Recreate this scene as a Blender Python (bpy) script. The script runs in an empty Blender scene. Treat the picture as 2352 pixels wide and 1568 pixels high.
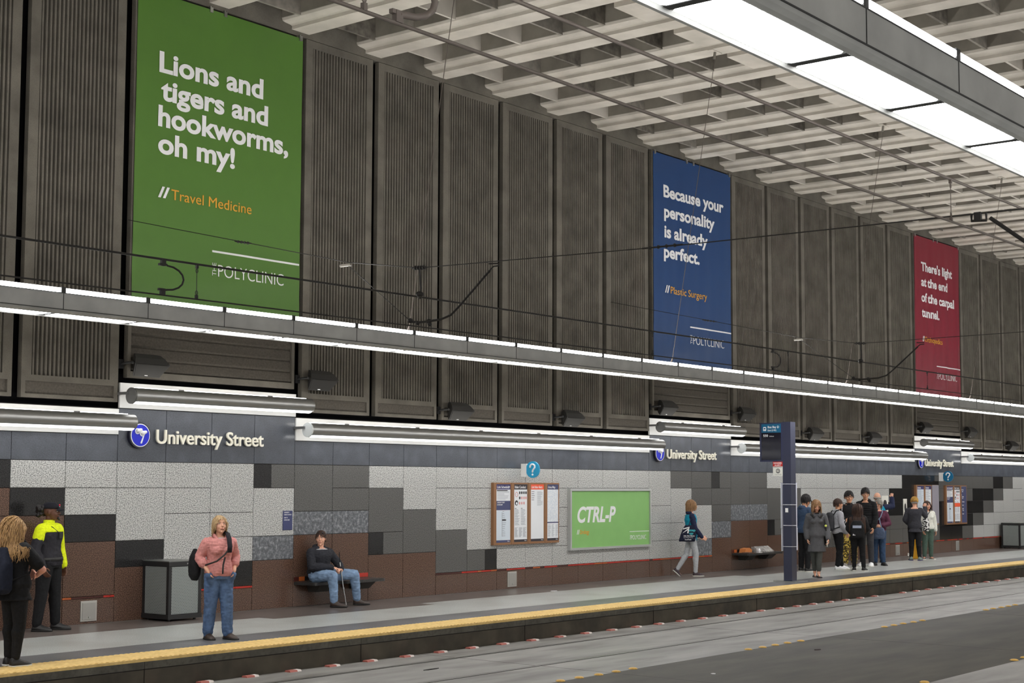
import bpy, bmesh, math, random
from mathutils import Vector, Matrix
C = bpy.context.scene.collection
SC = bpy.context.scene
rnd = random.Random(7)
PI = math.pi
T = 0.9144            # stone module, 3 ft

# ------------------------------------------------------------------ camera, world, exposure
def make_camera():
    yaw, pitch, roll = 0.897714, 0.0786843, 0.003418
    f = Vector((math.sin(yaw)*math.cos(pitch), math.cos(yaw)*math.cos(pitch), math.sin(pitch)))
    r = Vector((math.cos(yaw), -math.sin(yaw), 0)); u = r.cross(f)
    r2 = r*math.cos(roll)+u*math.sin(roll); u2 = -r*math.sin(roll)+u*math.cos(roll)
    cd = bpy.data.cameras.new('camera'); co = bpy.data.objects.new('camera', cd); C.objects.link(co)
    m = Matrix.Identity(4)
    for i in range(3):
        m[i][0] = r2[i]; m[i][1] = u2[i]; m[i][2] = -f[i]
    m.translation = Vector((-14.09643, -18.89876, 2.074217))
    co.matrix_world = m
    cd.sensor_fit = 'HORIZONTAL'; cd.sensor_width = 36.0
    cd.lens = 3441.6*36/2352; cd.shift_y = 58.03/2352
    cd.clip_end = 300
    SC.camera = co
make_camera()
w = bpy.data.worlds.new('world'); SC.world = w; w.use_nodes = True
w.node_tree.nodes['Background'].inputs[0].default_value = (1.0, 0.97, 0.92, 1)
w.node_tree.nodes['Background'].inputs[1].default_value = 0.45
SC.view_settings.view_transform = 'Standard'; SC.view_settings.look = 'None'
SC.view_settings.exposure = 0.0; SC.view_settings.gamma = 1.0
LENS = 22.0           # radiance of the tube lenses under the fixtures
STRIP = 9.0           # radiance of the side strips of the fixtures
WALLTUBE = 5.5
SLOT = 7.0             # open slot on top of the wall lamps
REAR_FILL = 26.0            # unseen strip added on the fixtures' wall side to brighten the wall
UPLIGHT = 17.0        # tubes in the open top of the fixtures, which wash the ceiling

# ------------------------------------------------------------------ materials
def s2l(c):
    return tuple((x/12.92 if x <= .04045 else ((x+.055)/1.055)**2.4) for x in c)
def rgb(r, g, b): return s2l((r/255, g/255, b/255))
MATS = {}
def mat(name, col, rough=.6, metal=0., spec=.5, emit=None, estr=0., coat=0.):
    if name in MATS: return MATS[name]
    m = bpy.data.materials.new(name); m.use_nodes = True
    b = m.node_tree.nodes['Principled BSDF']
    b.inputs['Base Color'].default_value = (*col, 1); b.inputs['Roughness'].default_value = rough
    b.inputs['Metallic'].default_value = metal; b.inputs['Specular IOR Level'].default_value = spec
    b.inputs['Coat Weight'].default_value = coat
    if emit:
        b.inputs['Emission Color'].default_value = (*emit, 1); b.inputs['Emission Strength'].default_value = estr
    MATS[name] = m; return m
def noisy(name, stops, scale=60., detail=2., rough=.5, metal=0., bump=0., bscale=None, dist=.02, nrough=.5, coat=0., stretch=None, spec=.5, mix2=None, kind='noise'):
    """procedural colour from a noise ramp; stops = [(pos, rgb)]"""
    if name in MATS: return MATS[name]
    m = mat(name, stops[0][1], rough, metal, spec, coat=coat); nt = m.node_tree; N = nt.nodes; L = nt.links
    b = N['Principled BSDF']
    tc = N.new('ShaderNodeTexCoord'); mp = N.new('ShaderNodeMapping')
    L.new(tc.outputs['Object'], mp.inputs[0])
    if stretch: mp.inputs['Scale'].default_value = stretch
    if kind == 'voronoi':
        nz = N.new('ShaderNodeTexVoronoi'); nz.inputs['Scale'].default_value = scale
        sep = N.new('ShaderNodeSeparateColor'); L.new(mp.outputs[0], nz.inputs[0]); L.new(nz.outputs['Color'], sep.inputs[0]); out = sep.outputs[0]
    else:
        nz = N.new('ShaderNodeTexNoise'); nz.inputs['Scale'].default_value = scale; nz.inputs['Detail'].default_value = detail
        nz.inputs['Roughness'].default_value = nrough
        L.new(mp.outputs[0], nz.inputs[0]); out = nz.outputs[0]
    rp = N.new('ShaderNodeValToRGB'); L.new(out, rp.inputs[0])
    e = rp.color_ramp.elements
    e[0].position, e[0].color = stops[0][0], (*stops[0][1], 1)
    e[1].position, e[1].color = stops[-1][0], (*stops[-1][1], 1)
    for p, c in stops[1:-1]:
        k = e.new(p); k.color = (*c, 1)
    col = rp.outputs[0]
    if mix2:      # second, larger mottling: (scale, colour, amount, lo, hi)
        n2 = N.new('ShaderNodeTexNoise'); n2.inputs['Scale'].default_value = mix2[0]; n2.inputs['Detail'].default_value = 5
        L.new(mp.outputs[0], n2.inputs[0])
        mr = N.new('ShaderNodeMapRange'); mr.inputs[1].default_value = mix2[3]; mr.inputs[2].default_value = mix2[4]; mr.inputs[4].default_value = mix2[2]
        L.new(n2.outputs[0], mr.inputs[0])
        mx = N.new('ShaderNodeMix'); mx.data_type = 'RGBA'; L.new(mr.outputs[0], mx.inputs[0]); L.new(col, mx.inputs[6]); mx.inputs[7].default_value = (*mix2[1], 1)
        col = mx.outputs[2]
    L.new(col, b.inputs['Base Color'])
    if bump:
        n3 = N.new('ShaderNodeTexNoise'); n3.inputs['Scale'].default_value = bscale or scale; n3.inputs['Detail'].default_value = 4
        L.new(mp.outputs[0], n3.inputs[0])
        bp = N.new('ShaderNodeBump'); bp.inputs['Strength'].default_value = bump; bp.inputs['Distance'].default_value = dist
        L.new(n3.outputs[0], bp.inputs['Height']); L.new(bp.outputs[0], b.inputs['Normal'])
    return m
def g(v): return (v, v, v)
M_white = noisy('white_granite', [(.35, rgb(84,84,84)), (.48, rgb(168,168,166)), (.62, rgb(212,212,209))], 62, 3, .22, spec=.5, nrough=.6)
M_grey = noisy('grey_granite', [(.34, rgb(58,58,57)), (.62, rgb(106,105,103))], 80, 2, .25)
M_black = noisy('black_granite', [(.38, rgb(26,26,27)), (.64, rgb(50,49,49))], 80, 2, .14)
M_brown = noisy('brown_granite', [(.36, rgb(48,34,28)), (.5, rgb(88,66,55)), (.66, rgb(128,99,84))], 80, 2, .2, nrough=.6)
M_mott = noisy('mottled_granite', [(.34, rgb(66,68,72)), (.5, rgb(98,101,106)), (.68, rgb(168,170,172))], 16, 8, .3, nrough=.75)
M_slate = noisy('blue_grey_slate', [(.3, rgb(66,69,75)), (.72, rgb(84,88,96))], 60, 4, .2, mix2=(3, rgb(92,96,104), .5, .45, .7))
M_red = mat('red_tile', rgb(176,46,34), .3); M_orange = mat('orange_tile', rgb(178,92,44), .3); M_dkred = mat('maroon_tile', rgb(70,30,24), .3)
M_joint = mat('joint_dark', rgb(30,24,22), .8)
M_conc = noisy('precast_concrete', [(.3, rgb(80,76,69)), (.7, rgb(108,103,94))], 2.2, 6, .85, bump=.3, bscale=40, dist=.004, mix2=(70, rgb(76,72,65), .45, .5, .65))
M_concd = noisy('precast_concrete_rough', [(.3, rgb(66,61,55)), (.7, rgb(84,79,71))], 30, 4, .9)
M_ceil = noisy('painted_concrete', [(.3, rgb(166,160,150)), (.7, rgb(194,188,178))], 1.6, 6, .8, bump=.15, bscale=60, dist=.003)
M_ribdk = noisy('ceiling_rib_dark', [(.3, rgb(70,66,60)), (.7, rgb(122,116,106))], 6, 6, .9)
M_gap = mat('gap_shade', rgb(9,9,11), .9, spec=.1)
M_board = mat('white_enamel', rgb(232,232,230), .35)
M_floorlt = noisy('platform_light_granite', [(.34, rgb(142,144,142)), (.64, rgb(198,200,196))], 70, 3, .3, mix2=(1.2, rgb(146,144,138), .5, .45, .7))
M_floordk = noisy('platform_dark_granite', [(.34, rgb(82,82,84)), (.66, rgb(118,118,120))], 70, 3, .3, mix2=(1.2, rgb(60,59,58), .5, .45, .7))
M_floorbr = noisy('platform_brown_granite', [(.34, rgb(78,71,68)), (.66, rgb(122,113,108))], 70, 3, .3, mix2=(1.5, rgb(62,55,50), .5, .45, .7))
M_yellow = noisy('yellow_tactile', [(.3, rgb(208,174,106)), (.7, rgb(230,198,130))], 12, 4, .55)
M_face = noisy('platform_face', [(.3, rgb(72,70,63)), (.7, rgb(98,95,86))], 3, 7, .8, mix2=(18, rgb(62,60,54), .5, .45, .65))
M_face2 = noisy('platform_face_low', [(.3, rgb(58,54,46)), (.7, rgb(86,80,68))], 2.5, 7, .85)
M_road = noisy('track_paving', [(.3, rgb(112,110,106)), (.7, rgb(152,150,146))], 2.2, 8, .45, stretch=(.25, 1, 1), mix2=(2.5, rgb(84,80,74), .75, .5, .72), bump=.2, bscale=80, dist=.004)
M_road2 = noisy('middle_lane_paving', [(.3, rgb(54,51,44)), (.7, rgb(78,74,64))], 2.2, 8, .6, stretch=(.25, 1, 1), mix2=(2.0, rgb(42,39,33), .75, .5, .72), spec=.3, bump=.25, bscale=80, dist=.004)
M_rail = mat('rail_steel', rgb(120,118,114), .35, .9)
M_steel = mat('brushed_steel', rgb(190,190,188), .28, .95)
M_fix = noisy('fixture_grey', [(.3, rgb(168,169,168)), (.7, rgb(190,191,189))], 3, 4, .5)
M_seam = mat('fixture_seam', rgb(52,53,54), .6)
M_lens = mat('lit_lens', rgb(250,250,250), .4, emit=(1.0, .995, .985), estr=LENS)
M_strip = mat('lit_strip', rgb(250,250,250), .4, emit=(1.0, .995, .985), estr=STRIP)
M_up = mat('lit_top', rgb(250,250,250), .4, emit=(1.0, .98, .95), estr=UPLIGHT)
M_rearfill = mat('lit_rear_fill', rgb(250,250,250), .4, emit=(1.0, .98, .95), estr=REAR_FILL)
M_tubeh = mat('lamp_housing', rgb(150,150,148), .38, .85)
M_tube = mat('lit_wall_tube', rgb(250,250,250), .4, emit=(1.0, 1.0, 1.0), estr=WALLTUBE)
M_blk = mat('black_metal', rgb(30,30,31), .5); M_blk2 = mat('black_plastic', rgb(46,45,44), .6)
M_litwire = mat('wire', rgb(96,87,81), .6); M_dkwire = mat('dark_wire', rgb(34,32,31), .6)  # paler wire colour paints in the light caught by the near wires
M_txt = mat('white_print', rgb(226,226,228), .6); M_gold = mat('gold_print', rgb(214,154,48), .6)
M_navy = mat('navy_paint', rgb(46,49,70), .4); M_teal = mat('teal_print', rgb(18,92,128), .35)

# ------------------------------------------------------------------ mesh helpers
class MB:
    def __init__(s): s.v = []; s.f = []; s.m = []; s.sm = []
    def add(s, vs, fs, mi=0, smooth=False):
        o = len(s.v); s.v += [tuple(v) for v in vs]
        for f in fs: s.f.append([i+o for i in f]); s.m.append(mi); s.sm.append(smooth)
    def box(s, a, b, mi=0):
        x0, y0, z0 = a; x1, y1, z1 = b
        s.add([(x0,y0,z0),(x1,y0,z0),(x1,y1,z0),(x0,y1,z0),(x0,y0,z1),(x1,y0,z1),(x1,y1,z1),(x0,y1,z1)],
              [(0,3,2,1),(4,5,6,7),(0,1,5,4),(1,2,6,5),(2,3,7,6),(3,0,4,7)], mi)
    def cbox(s, a, b, c=.006, mi=0):
        """box with the four edges of its -Y face chamfered"""
        x0, y0, z0 = a; x1, y1, z1 = b
        s.add([(x0,y1,z0),(x1,y1,z0),(x1,y1,z1),(x0,y1,z1),
               (x0,y0+c,z0),(x1,y0+c,z0),(x1,y0+c,z1),(x0,y0+c,z1),
               (x0+c,y0,z0+c),(x1-c,y0,z0+c),(x1-c,y0,z1-c),(x0+c,y0,z1-c)],
              [(0,3,2,1),(0,1,5,4),(1,2,6,5),(2,3,7,6),(3,0,4,7),(4,5,9,8),(5,6,10,9),(6,7,11,10),(7,4,8,11),(8,9,10,11)], mi)
    def prism(s, poly, axis, a, b, mi=0, caps=True, smooth=False):
        """poly of 2-D points, extruded along axis from a to b. axis x: (y,z); y: (x,z); z: (x,y)"""
        def p(u, v, t): return {'x': (t,u,v), 'y': (u,t,v), 'z': (u,v,t)}[axis]
        n = len(poly)
        vs = [p(u,v,a) for u,v in poly]+[p(u,v,b) for u,v in poly]
        fs = [(i,(i+1)%n,n+(i+1)%n,n+i) for i in range(n)]
        s.add(vs, fs, mi, smooth)
        if caps: s.add(vs, [tuple(range(n))[::-1], tuple(range(n,2*n))], mi)
    def tube(s, pts, r, seg=8, mi=0, caps=True):
        pts = [Vector(p) for p in pts]; n = len(pts)
        rs = r if isinstance(r, (list, tuple)) else [r]*n
        vs = []; up = None
        for i, p in enumerate(pts):
            d = (pts[min(i+1,n-1)]-pts[max(i-1,0)]).normalized()
            if up is None:
                up = Vector((0,0,1)) if abs(d.z) < .9 else Vector((1,0,0))
            a = d.cross(up).normalized(); b = a.cross(d).normalized(); up = b
            for k in range(seg):
                t = 2*PI*k/seg; vs.append(p+(a*math.cos(t)+b*math.sin(t))*rs[i])
        fs = []
        for i in range(n-1):
            for k in range(seg):
                k2 = (k+1)%seg; fs.append((i*seg+k, i*seg+k2, (i+1)*seg+k2, (i+1)*seg+k))
        s.add(vs, fs, mi, True)
        if caps: s.add(vs, [tuple(range(seg))[::-1], tuple((n-1)*seg+k for k in range(seg))], mi)
    def disc(s, c, n, r, h, seg=32, mi=0, ry=None):
        """short cylinder centred at c, axis n"""
        n = Vector(n).normalized(); c = Vector(c)
        a = n.orthogonal().normalized() if abs(n.z) > .9 else n.cross(Vector((0,0,1))).normalized(); b = a.cross(n)
        vs = []
        for t in (-.5, .5):
            for k in range(seg):
                an = 2*PI*k/seg; vs.append(c+n*(t*h)+a*(r*math.cos(an))+b*((ry or r)*math.sin(an)))
        fs = [(k,(k+1)%seg,seg+(k+1)%seg,seg+k) for k in range(seg)]
        s.add(vs, fs, mi, True); s.add(vs, [tuple(range(seg))[::-1], tuple(range(seg,2*seg))], mi)
    def ball(s, c, r, seg=12, rings=8, mi=0, rot=None):
        c = Vector(c); r = r if isinstance(r, (tuple, list)) else (r,r,r)
        vs = []; fs = []
        for i in range(1, rings):
            th = PI*i/rings
            for k in range(seg):
                ph = 2*PI*k/seg
                p = Vector((r[0]*math.sin(th)*math.cos(ph), r[1]*math.sin(th)*math.sin(ph), r[2]*math.cos(th)))
                vs.append(c+(rot @ p if rot else p))
        top = Vector((0,0,r[2])); vs += [c+(rot @ top if rot else top), c-(rot @ top if rot else top)]
        nt = len(vs)-2
        for i in range(rings-2):
            for k in range(seg):
                k2 = (k+1)%seg; fs.append((i*seg+k, (i+1)*seg+k, (i+1)*seg+k2, i*seg+k2))
        for k in range(seg):
            k2 = (k+1)%seg; fs.append((nt, k, k2)); fs.append((nt+1, (rings-2)*seg+k2, (rings-2)*seg+k))
        s.add(vs, fs, mi, True)
    def cone(s, p, q, r0, r1, seg=12, mi=0):
        """tapered capsule p->q with round ends (closed)"""
        p = Vector(p); q = Vector(q); d = (q-p); ln = d.length; d = d/ln if ln > 1e-6 else Vector((0,0,1))
        a = d.orthogonal().normalized(); b = d.cross(a)
        prof = [(-r0, 0), (-r0*.7, r0*.71), (0, r0), (ln, r1), (ln+r1*.7, r1*.71), (ln+r1, 0)]
        vs = [p+d*prof[0][0]]; fs = []
        for t, r in prof[1:-1]:
            for k in range(seg):
                an = 2*PI*k/seg; vs.append(p+d*t+(a*math.cos(an)+b*math.sin(an))*r)
        vs.append(p+d*prof[-1][0]); last = len(vs)-1
        for k in range(seg):
            k2 = (k+1)%seg
            fs.append((0, 1+k2, 1+k)); 
            for i in range(3): fs.append((1+i*seg+k, 1+i*seg+k2, 1+(i+1)*seg+k2, 1+(i+1)*seg+k))
            fs.append((1+3*seg+k, 1+3*seg+k2, last))
        s.add(vs, fs, mi, True)
    def loft(s, rings, mi=0, smooth=True):
        n = len(rings[0]); vs = [v for r in rings for v in r]; fs = []
        for i in range(len(rings)-1):
            for k in range(n):
                k2 = (k+1)%n; fs.append((i*n+k, i*n+k2, (i+1)*n+k2, (i+1)*n+k))
        fs.append(tuple(range(n))[::-1]); fs.append(tuple((len(rings)-1)*n+k for k in range(n)))
        s.add(vs, fs, mi, smooth)
    def mesh(s, name, mats):
        me = bpy.data.meshes.new(name); me.from_pydata(s.v, [], s.f)
        for m in (mats if isinstance(mats, (list, tuple)) else [mats]): me.materials.append(m)
        me.polygons.foreach_set('material_index', s.m); me.polygons.foreach_set('use_smooth', s.sm)
        me.update(); return me
    def build(s, name, mats, parent=None, fix=True):
        me = s.mesh(name, mats)
        if fix:
            bm = bmesh.new(); bm.from_mesh(me); bmesh.ops.recalc_face_normals(bm, faces=bm.faces); bm.to_mesh(me); bm.free()
        o = bpy.data.objects.new(name, me); C.objects.link(o)
        if parent: o.parent = parent
        return o
def tag(o, label=None, cat=None, group=None, kind=None):
    if label: o['label'] = label
    if cat: o['category'] = cat
    if group: o['group'] = group
    if kind: o['kind'] = kind
    return o
def thing(name, label, cat, loc=(0,0,0), rz=0, group=None):
    o = bpy.data.objects.new(name, None); C.objects.link(o); o.empty_display_size = .1
    o.location = loc; o.rotation_euler = (0,0,rz); tag(o, label, cat, group); return o
def struct(o): o['kind'] = 'structure'; return o
def copy_tree(o, parent=None):
    c = o.copy(); C.objects.link(c); c.parent = parent
    for ch in list(o.children): copy_tree(ch, c)
    return c
# text: real letters from the built-in font, fitted to a width and cap height
def text_verts(body, bold=0., shear=0., ext=.004, space=1.):
    cu = bpy.data.curves.new('txt', 'FONT'); cu.body = body; cu.size = 1; cu.offset = bold; cu.shear = shear; cu.extrude = ext
    cu.resolution_u = 5; cu.space_character = space
    o = bpy.data.objects.new('txt', cu); C.objects.link(o); bpy.context.view_layer.update()
    me = o.evaluated_get(bpy.context.evaluated_depsgraph_get()).to_mesh()
    vs = [tuple(v.co) for v in me.vertices]; fs = [tuple(p.vertices) for p in me.polygons]
    bpy.data.objects.remove(o); bpy.data.curves.remove(cu)
    return vs, fs
CAP = .729
def write(mb, body, org, right, up, width=None, cap=.3, bold=0., shear=0., thick=.004, mi=0):
    """lettering from org (left end of the baseline) along right; up is the letters' up direction"""
    right = Vector(right).normalized(); up = Vector(up).normalized(); nrm = right.cross(up)
    vs, fs = text_verts(body, bold, shear, .5)
    if not vs: return
    x0 = min(v[0] for v in vs); x1 = max(v[0] for v in vs)
    sy = cap/CAP; sx = width/(x1-x0) if width else sy
    org = Vector(org)
    mb.add([org+right*((v[0]-x0)*sx)+up*(v[1]*sy)+nrm*(v[2]*thick+thick*.5) for v in vs], fs, mi)
R_ = (1,0,0); U_ = (0,0,1)
# ================================================================== SETTING
XL, XR = -11*T, 62*T
# ---- ceiling: coffered, deep double-stepped beams across, thin ribs along, flush bands
def ceiling():
    mb = MB(); ZB = 9.94; ZT = 10.78; YN = -22.0
    k0 = int((XL-5.455)/1.8288)-1; k1 = int((XR-5.455)/1.8288)+1
    for k in range(k0, k1+1):
        x = 5.455+1.8288*k
        prof = [(-.205,0),(-.205,.06),(-.25,.075),(-.36,.085),(-.42,.10),(-.44,.14),(-.44,.84),(.44,.84),(.44,.14),(.42,.10),(.36,.085),(.25,.075),(.205,.06),(.205,0)]
        mb.prism([(x+a, ZB+min(b,.15)) for a, b in prof], 'y', YN, .3, 0); mb.box((x-.435, YN, ZB+.15), (x+.435, .3, ZT), 4)  # web above the ledge coloured darker to deepen the shade inside the coffers
    ys = []; bands = []
    base = 0.
    while base > YN:
        ys += [base-.46, base-1.41, base-2.37, base-3.30, base-4.22]; bands.append((base-5.10, base-5.58)); base -= 5.60
    # a rib between two beams: each its own short piece so tones vary at random: pale, grey and dark
    for k in range(k0, k1):
        xa = 5.455+1.8288*k+.43; xb = 5.455+1.8288*(k+1)-.43
        for y in ys:
            mi = rnd.choices((0,1,2), (.34,.36,.30))[0]
            mb.box((xa, y-.025, ZB+.11), (xb, y+.025, ZT), mi)
        for a, b in bands: mb.box((xa, b, ZB+.001), (xb, a, ZT), 0)
    mb.box((XL-2, YN, ZT-.02), (XR+2, .3, ZT+.2), 3)
    return struct(mb.build('ceiling', [M_ceil, noisy('ceiling_rib_grey', [(.3, rgb(112,107,99)), (.7, rgb(138,132,123))], 8, 4, .85), M_ribdk, noisy('ceiling_slab', [(.3, rgb(96,92,84)), (.7, rgb(122,117,108))], 2, 4, .9), noisy('beam_web_shaded', [(.3, rgb(118,112,103)), (.7, rgb(146,140,129))], 2, 5, .9)]))
ceiling()

# ---- back wall: stone mosaic
def wall_back():
    mb = MB(); mats = [M_joint, M_white, M_grey, M_black, M_brown, M_mott, M_slate, M_red, M_orange, M_dkred, M_conc, M_gap]
    I = dict(W=1, G=2, B=3, R=4, M=5, S=6)
    mb.box((XL, .012, 0), (XR, .3, 3.22), 0)            # backing seen in the joints
    mb.box((XL, .18, 3.22), (XR, .3, 9.86), 11); mb.box((XL, .05, 3.22), (XR, .18, 3.225), 11)         # near-black backing that paints the deep shade behind the precast panels
    mb.box((XL, -.02, 9.86), (XR, .3, 10.8), 10)        # concrete head under the slab
    H = [2.41, 2.01, 1.61, 1.21, .81, .405, 0]
    # rows: string per column, one letter per row r0..r5; '-' joins the row above; '/' marks half tiles like B+G
    col = {}
    def c(i, s): col[i] = s
    for i in range(-11, -3): c(i, 'BRR---')
    c(-3,'BRR---'); c(-2,'WBR---'); c(-1,'WWBR-R'); c(0,'WW-BR-'); c(1,'WWW-BR'); c(2,'W-WWBR'); c(3,'hW-MR-'); c(4,'G-MR--')
    c(5,'GGMR--'); c(6,'WG-hR-'); c(7,'W-G-R-'); c(8,'WW-G-R'); c(9,'WWW-kR')
    for i in range(10, 16): c(i,'WWWWWR')
    c(16,'W-WWWR'); c(17,'GW-WWR'); c(18,'GGW-MR'); c(19,'hGGMR-'); c(20,'G-MR--'); c(21,'GGMR--'); c(22,'WG-hR-'); c(23,'WG-GR-')
    for i in range(24, 29): c(i,'WWWWGR')
    c(29,'WWBGGR'); c(30,'WBBGGR'); c(31,'BBBGGR'); c(32,'BBBBGR'); c(33,'BBGGGR'); c(34,'GGBBBR'); c(35,'GGBBBR'); c(36,'GGBBGR'); c(37,'GBBGWR')
    c(38,'GBGWWR'); c(39,'BGWWWR'); c(40,'GW-WWR'); c(41,'WWWWWR'); c(42,'W-WWMR')
    for i in range(43, 62):
        c(i, col[i-32] if i-32 in col else 'WWWWWR')
    j = .004
    def tile(x0, x1, z0, z1, m): mb.cbox((x0+j, 0, z0+j), (x1-j, .02, z1-j), .003, m)
    strips = list(range(-1,0))+[1,2]+list(range(8,19))+list(range(29,40))
    for i, s in col.items():
        x0, x1 = i*T, (i+1)*T; r = 0
        while r < 6:
            r2 = r+1
            while r2 < 6 and s[r2] == '-': r2 += 1
            z1, z0 = H[r], H[r2]
            if i in strips and r2 == 5: z0 += .0
            if i in strips and r == 5: z1 -= .032
            if s[r] == 'h': tile(x0, x0+.42*T, z0, z1, 3); tile(x0+.42*T, x1, z0, z1, 2)
            elif s[r] == 'k': tile(x0, x0+.6*T, z0, z1, 2); tile(x0+.6*T, x1, z0, z1, 3)
            else: tile(x0, x1, z0, z1, I[s[r]])
            r = r2
        if i in strips:                                   # thin red glass line
            x = x0
            while x < x1-.01:
                xe = min(x1, x+rnd.uniform(.11,.34)); mb.box((x+.002, -.002, .375), (xe-.002, .02, .403), rnd.choice((7,7,8,9,7))); x = xe
        bay = (i % 16) < 4
        tile(x0, x1, 2.41, 3.22 if bay else 2.816, 6)
    for b in (4, 20):                                     # red tiles above the bench backs
        for a, e, m in ((.02,.15,9),(.15,.30,8),(.30,.62,3),(1.3,1.55,9),(1.72,2.0,7)):
            mb.box((b*T+a*T, -.003, .43), (b*T+e*T-.004, .02, .50), m)
    return struct(mb.build('wall_back', mats))
wall = wall_back()

# ---- precast ribbed panels of the upper wall
def ribbed_panel(x0):
    mb = MB(); yf, yr = -.03, .045; xa, xb = x0+.107, x0+1.8288-.045; za, zb = 3.31, 9.85
    zr0, zr1 = 3.64, 9.72; xr0, xr1 = xa+.165, xb-.155
    # frame
    mb.box((xa, yf, za), (xb, .065, za+.055)); mb.box((xa, yf, za+.055), (xa+.07, .065, zr0)); mb.box((xb-.07, yf, za+.055), (xb, .065, zr0))
    mb.box((xa+.07, yf, 3.55), (xb-.07, .065, zr0)); mb.box((xa, yf, zr0), (xr0, .065, zr1)); mb.box((xr1, yf, zr0), (xb, .065, zr1)); mb.box((xa, yf, zr1), (xb, .065, zb))
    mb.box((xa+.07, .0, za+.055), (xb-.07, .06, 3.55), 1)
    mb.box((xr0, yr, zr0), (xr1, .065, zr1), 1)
    n = 19; p = (xr1-xr0)/n
    for i in range(n):
        c = xr0+p*(i+.5)
        mb.prism([(c-p*.36, yr), (c-p*.22, yf+.012), (c+p*.22, yf+.012), (c+p*.36, yr)], 'z', zr0, zr1, 0, caps=False)
    return mb.build('concrete_panel', [M_conc, M_concd], wall)
def bay_panel(x0):
    mb = MB(); yf = -.03; xa, xb = x0+.12, x0+3.59; za, zb = 3.695, 9.85
    mb.box((xa, yf, za), (xb, .065, za+.10)); mb.box((xa, yf, za+.1), (xa+.06, .065, zb)); mb.box((xb-.06, yf, za+.1), (xb, .065, zb))
    z = za+.10; p = .188
    while z < 9.8:
        z1 = min(z+p, 9.85)
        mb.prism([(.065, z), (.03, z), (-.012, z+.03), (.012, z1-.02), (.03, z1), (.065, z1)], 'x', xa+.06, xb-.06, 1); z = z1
    return mb.build('concrete_panel', [M_conc, M_concd], wall)
per = 16*T
for k in range(-1, 4):
    if k > -1 or True:
        if k >= 0: bay_panel(k*per)
        for n in range(6):
            x = k*per+4*T+n*2*T
            if XL < x < 55*T: ribbed_panel(x)
# ---- white enamel boards behind the wall lamps
for k in range(-1, 4):
    x0 = k*per
    if k >= 0:
        mb = MB(); mb.cbox((x0+.005, -.02, 3.225), (x0+4*T-.005, .02, 3.61), .004); mb.build('backing_board', M_board, wall)
    if x0+4*T < 55*T:
        mb = MB(); a = max(x0+4*T, XL)
        mb.cbox((a+.005, -.02, 2.82), (x0+per-.005, .02, 3.207), .004); mb.build('backing_board', M_board, wall)

# ---- platform
def platform():
    mb = MB(); Y0 = -4.285
    mb.box((XL, Y0+.03, -.6), (XR, .3, -.03), 5)
    ys = [(.02, -.018, 6), (-.018, -1.12, 2), (-1.12, -2.93, 0), (-2.93, -3.685, 1)]
    for a, b, m in ys: mb.box((XL, b, -.03), (XR, a, 0), m)
    for b in (4, 20):                                     # darker bays of paving in front of the benches
        mb.box((b*T-1.75, -1.46, -.02), (b*T+2.15*T, -1.119, .0012), 2)
    mb.box((XL, Y0, -.115), (XR, -3.685, -.03), 4)        # nosing
    mb.box((XL, Y0+.012, -.127), (XR, -3.8, -.115), 7)
    mb.box((XL, Y0+.006, -.36), (XR, -3.8, -.127), 5)
    x = XL
    while x < XR:                                         # joints in the nosing
        mb.box((x, Y0-.0015, -.36), (x+.006, Y0+.02, -.03), 7); x += 3.66
    return struct(mb.build('floor', [M_floorlt, M_floordk, M_floorbr, M_yellow, M_face, M_face2, mat('base_joint', rgb(176,170,166), .5), M_joint]))
platform()
def tactile():
    mb = MB(); mb.box((XL, -4.285, -.03), (XR, -3.685, .004))
    x = XL
    while x < 40:                                         # raised bars across the strip
        mb.prism([(x, .004), (x+.012, .010), (x+.04, .010), (x+.052, .004)], 'y', -4.262, -3.70, 0); x += .0762
    return struct(mb.build('trim_1', M_yellow))
tactile()
def trackbed():
    mb = MB(); z = -.355
    mb.box((XL-2, -7.62, z-.3), (XR, -4.0, z), 0); mb.box((XL-2, -11.2, z-.3), (XR, -7.62, z), 1); mb.box((XL-2, -15.4, z-.3), (XR, -11.2, z), 0)
    for y in (-4.985, -6.42, -12.38, -13.815):
        mb.box((XL, y-.035, z), (XR, y+.035, z+.003), 2); mb.box((XL, y-.052, z), (XR, y-.038, z+.0025), 3); mb.box((XL, y+.035, z), (XR, y+.045, z+.0025), 3)
    x = XL
    while x < XR: mb.box((x, -15.3, z), (x+.008, -4.3, z+.001), 3); x += 6.1
    return struct(mb.build('trackbed', [M_road, M_road2, M_rail, mat('groove', rgb(38,36,34), .8)]))
trackbed()
# the near platform, on which the photographer stands, and the tunnel end far away
mb = MB(); mb.box((XL-2, -22, -.6), (XR, -15.4, 0)); struct(mb.build('floor_near', M_floorlt))
mb = MB(); mb.box((XR, -22, -.6), (XR+.3, .3, 10.8)); struct(mb.build('wall_end', M_concd))

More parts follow.
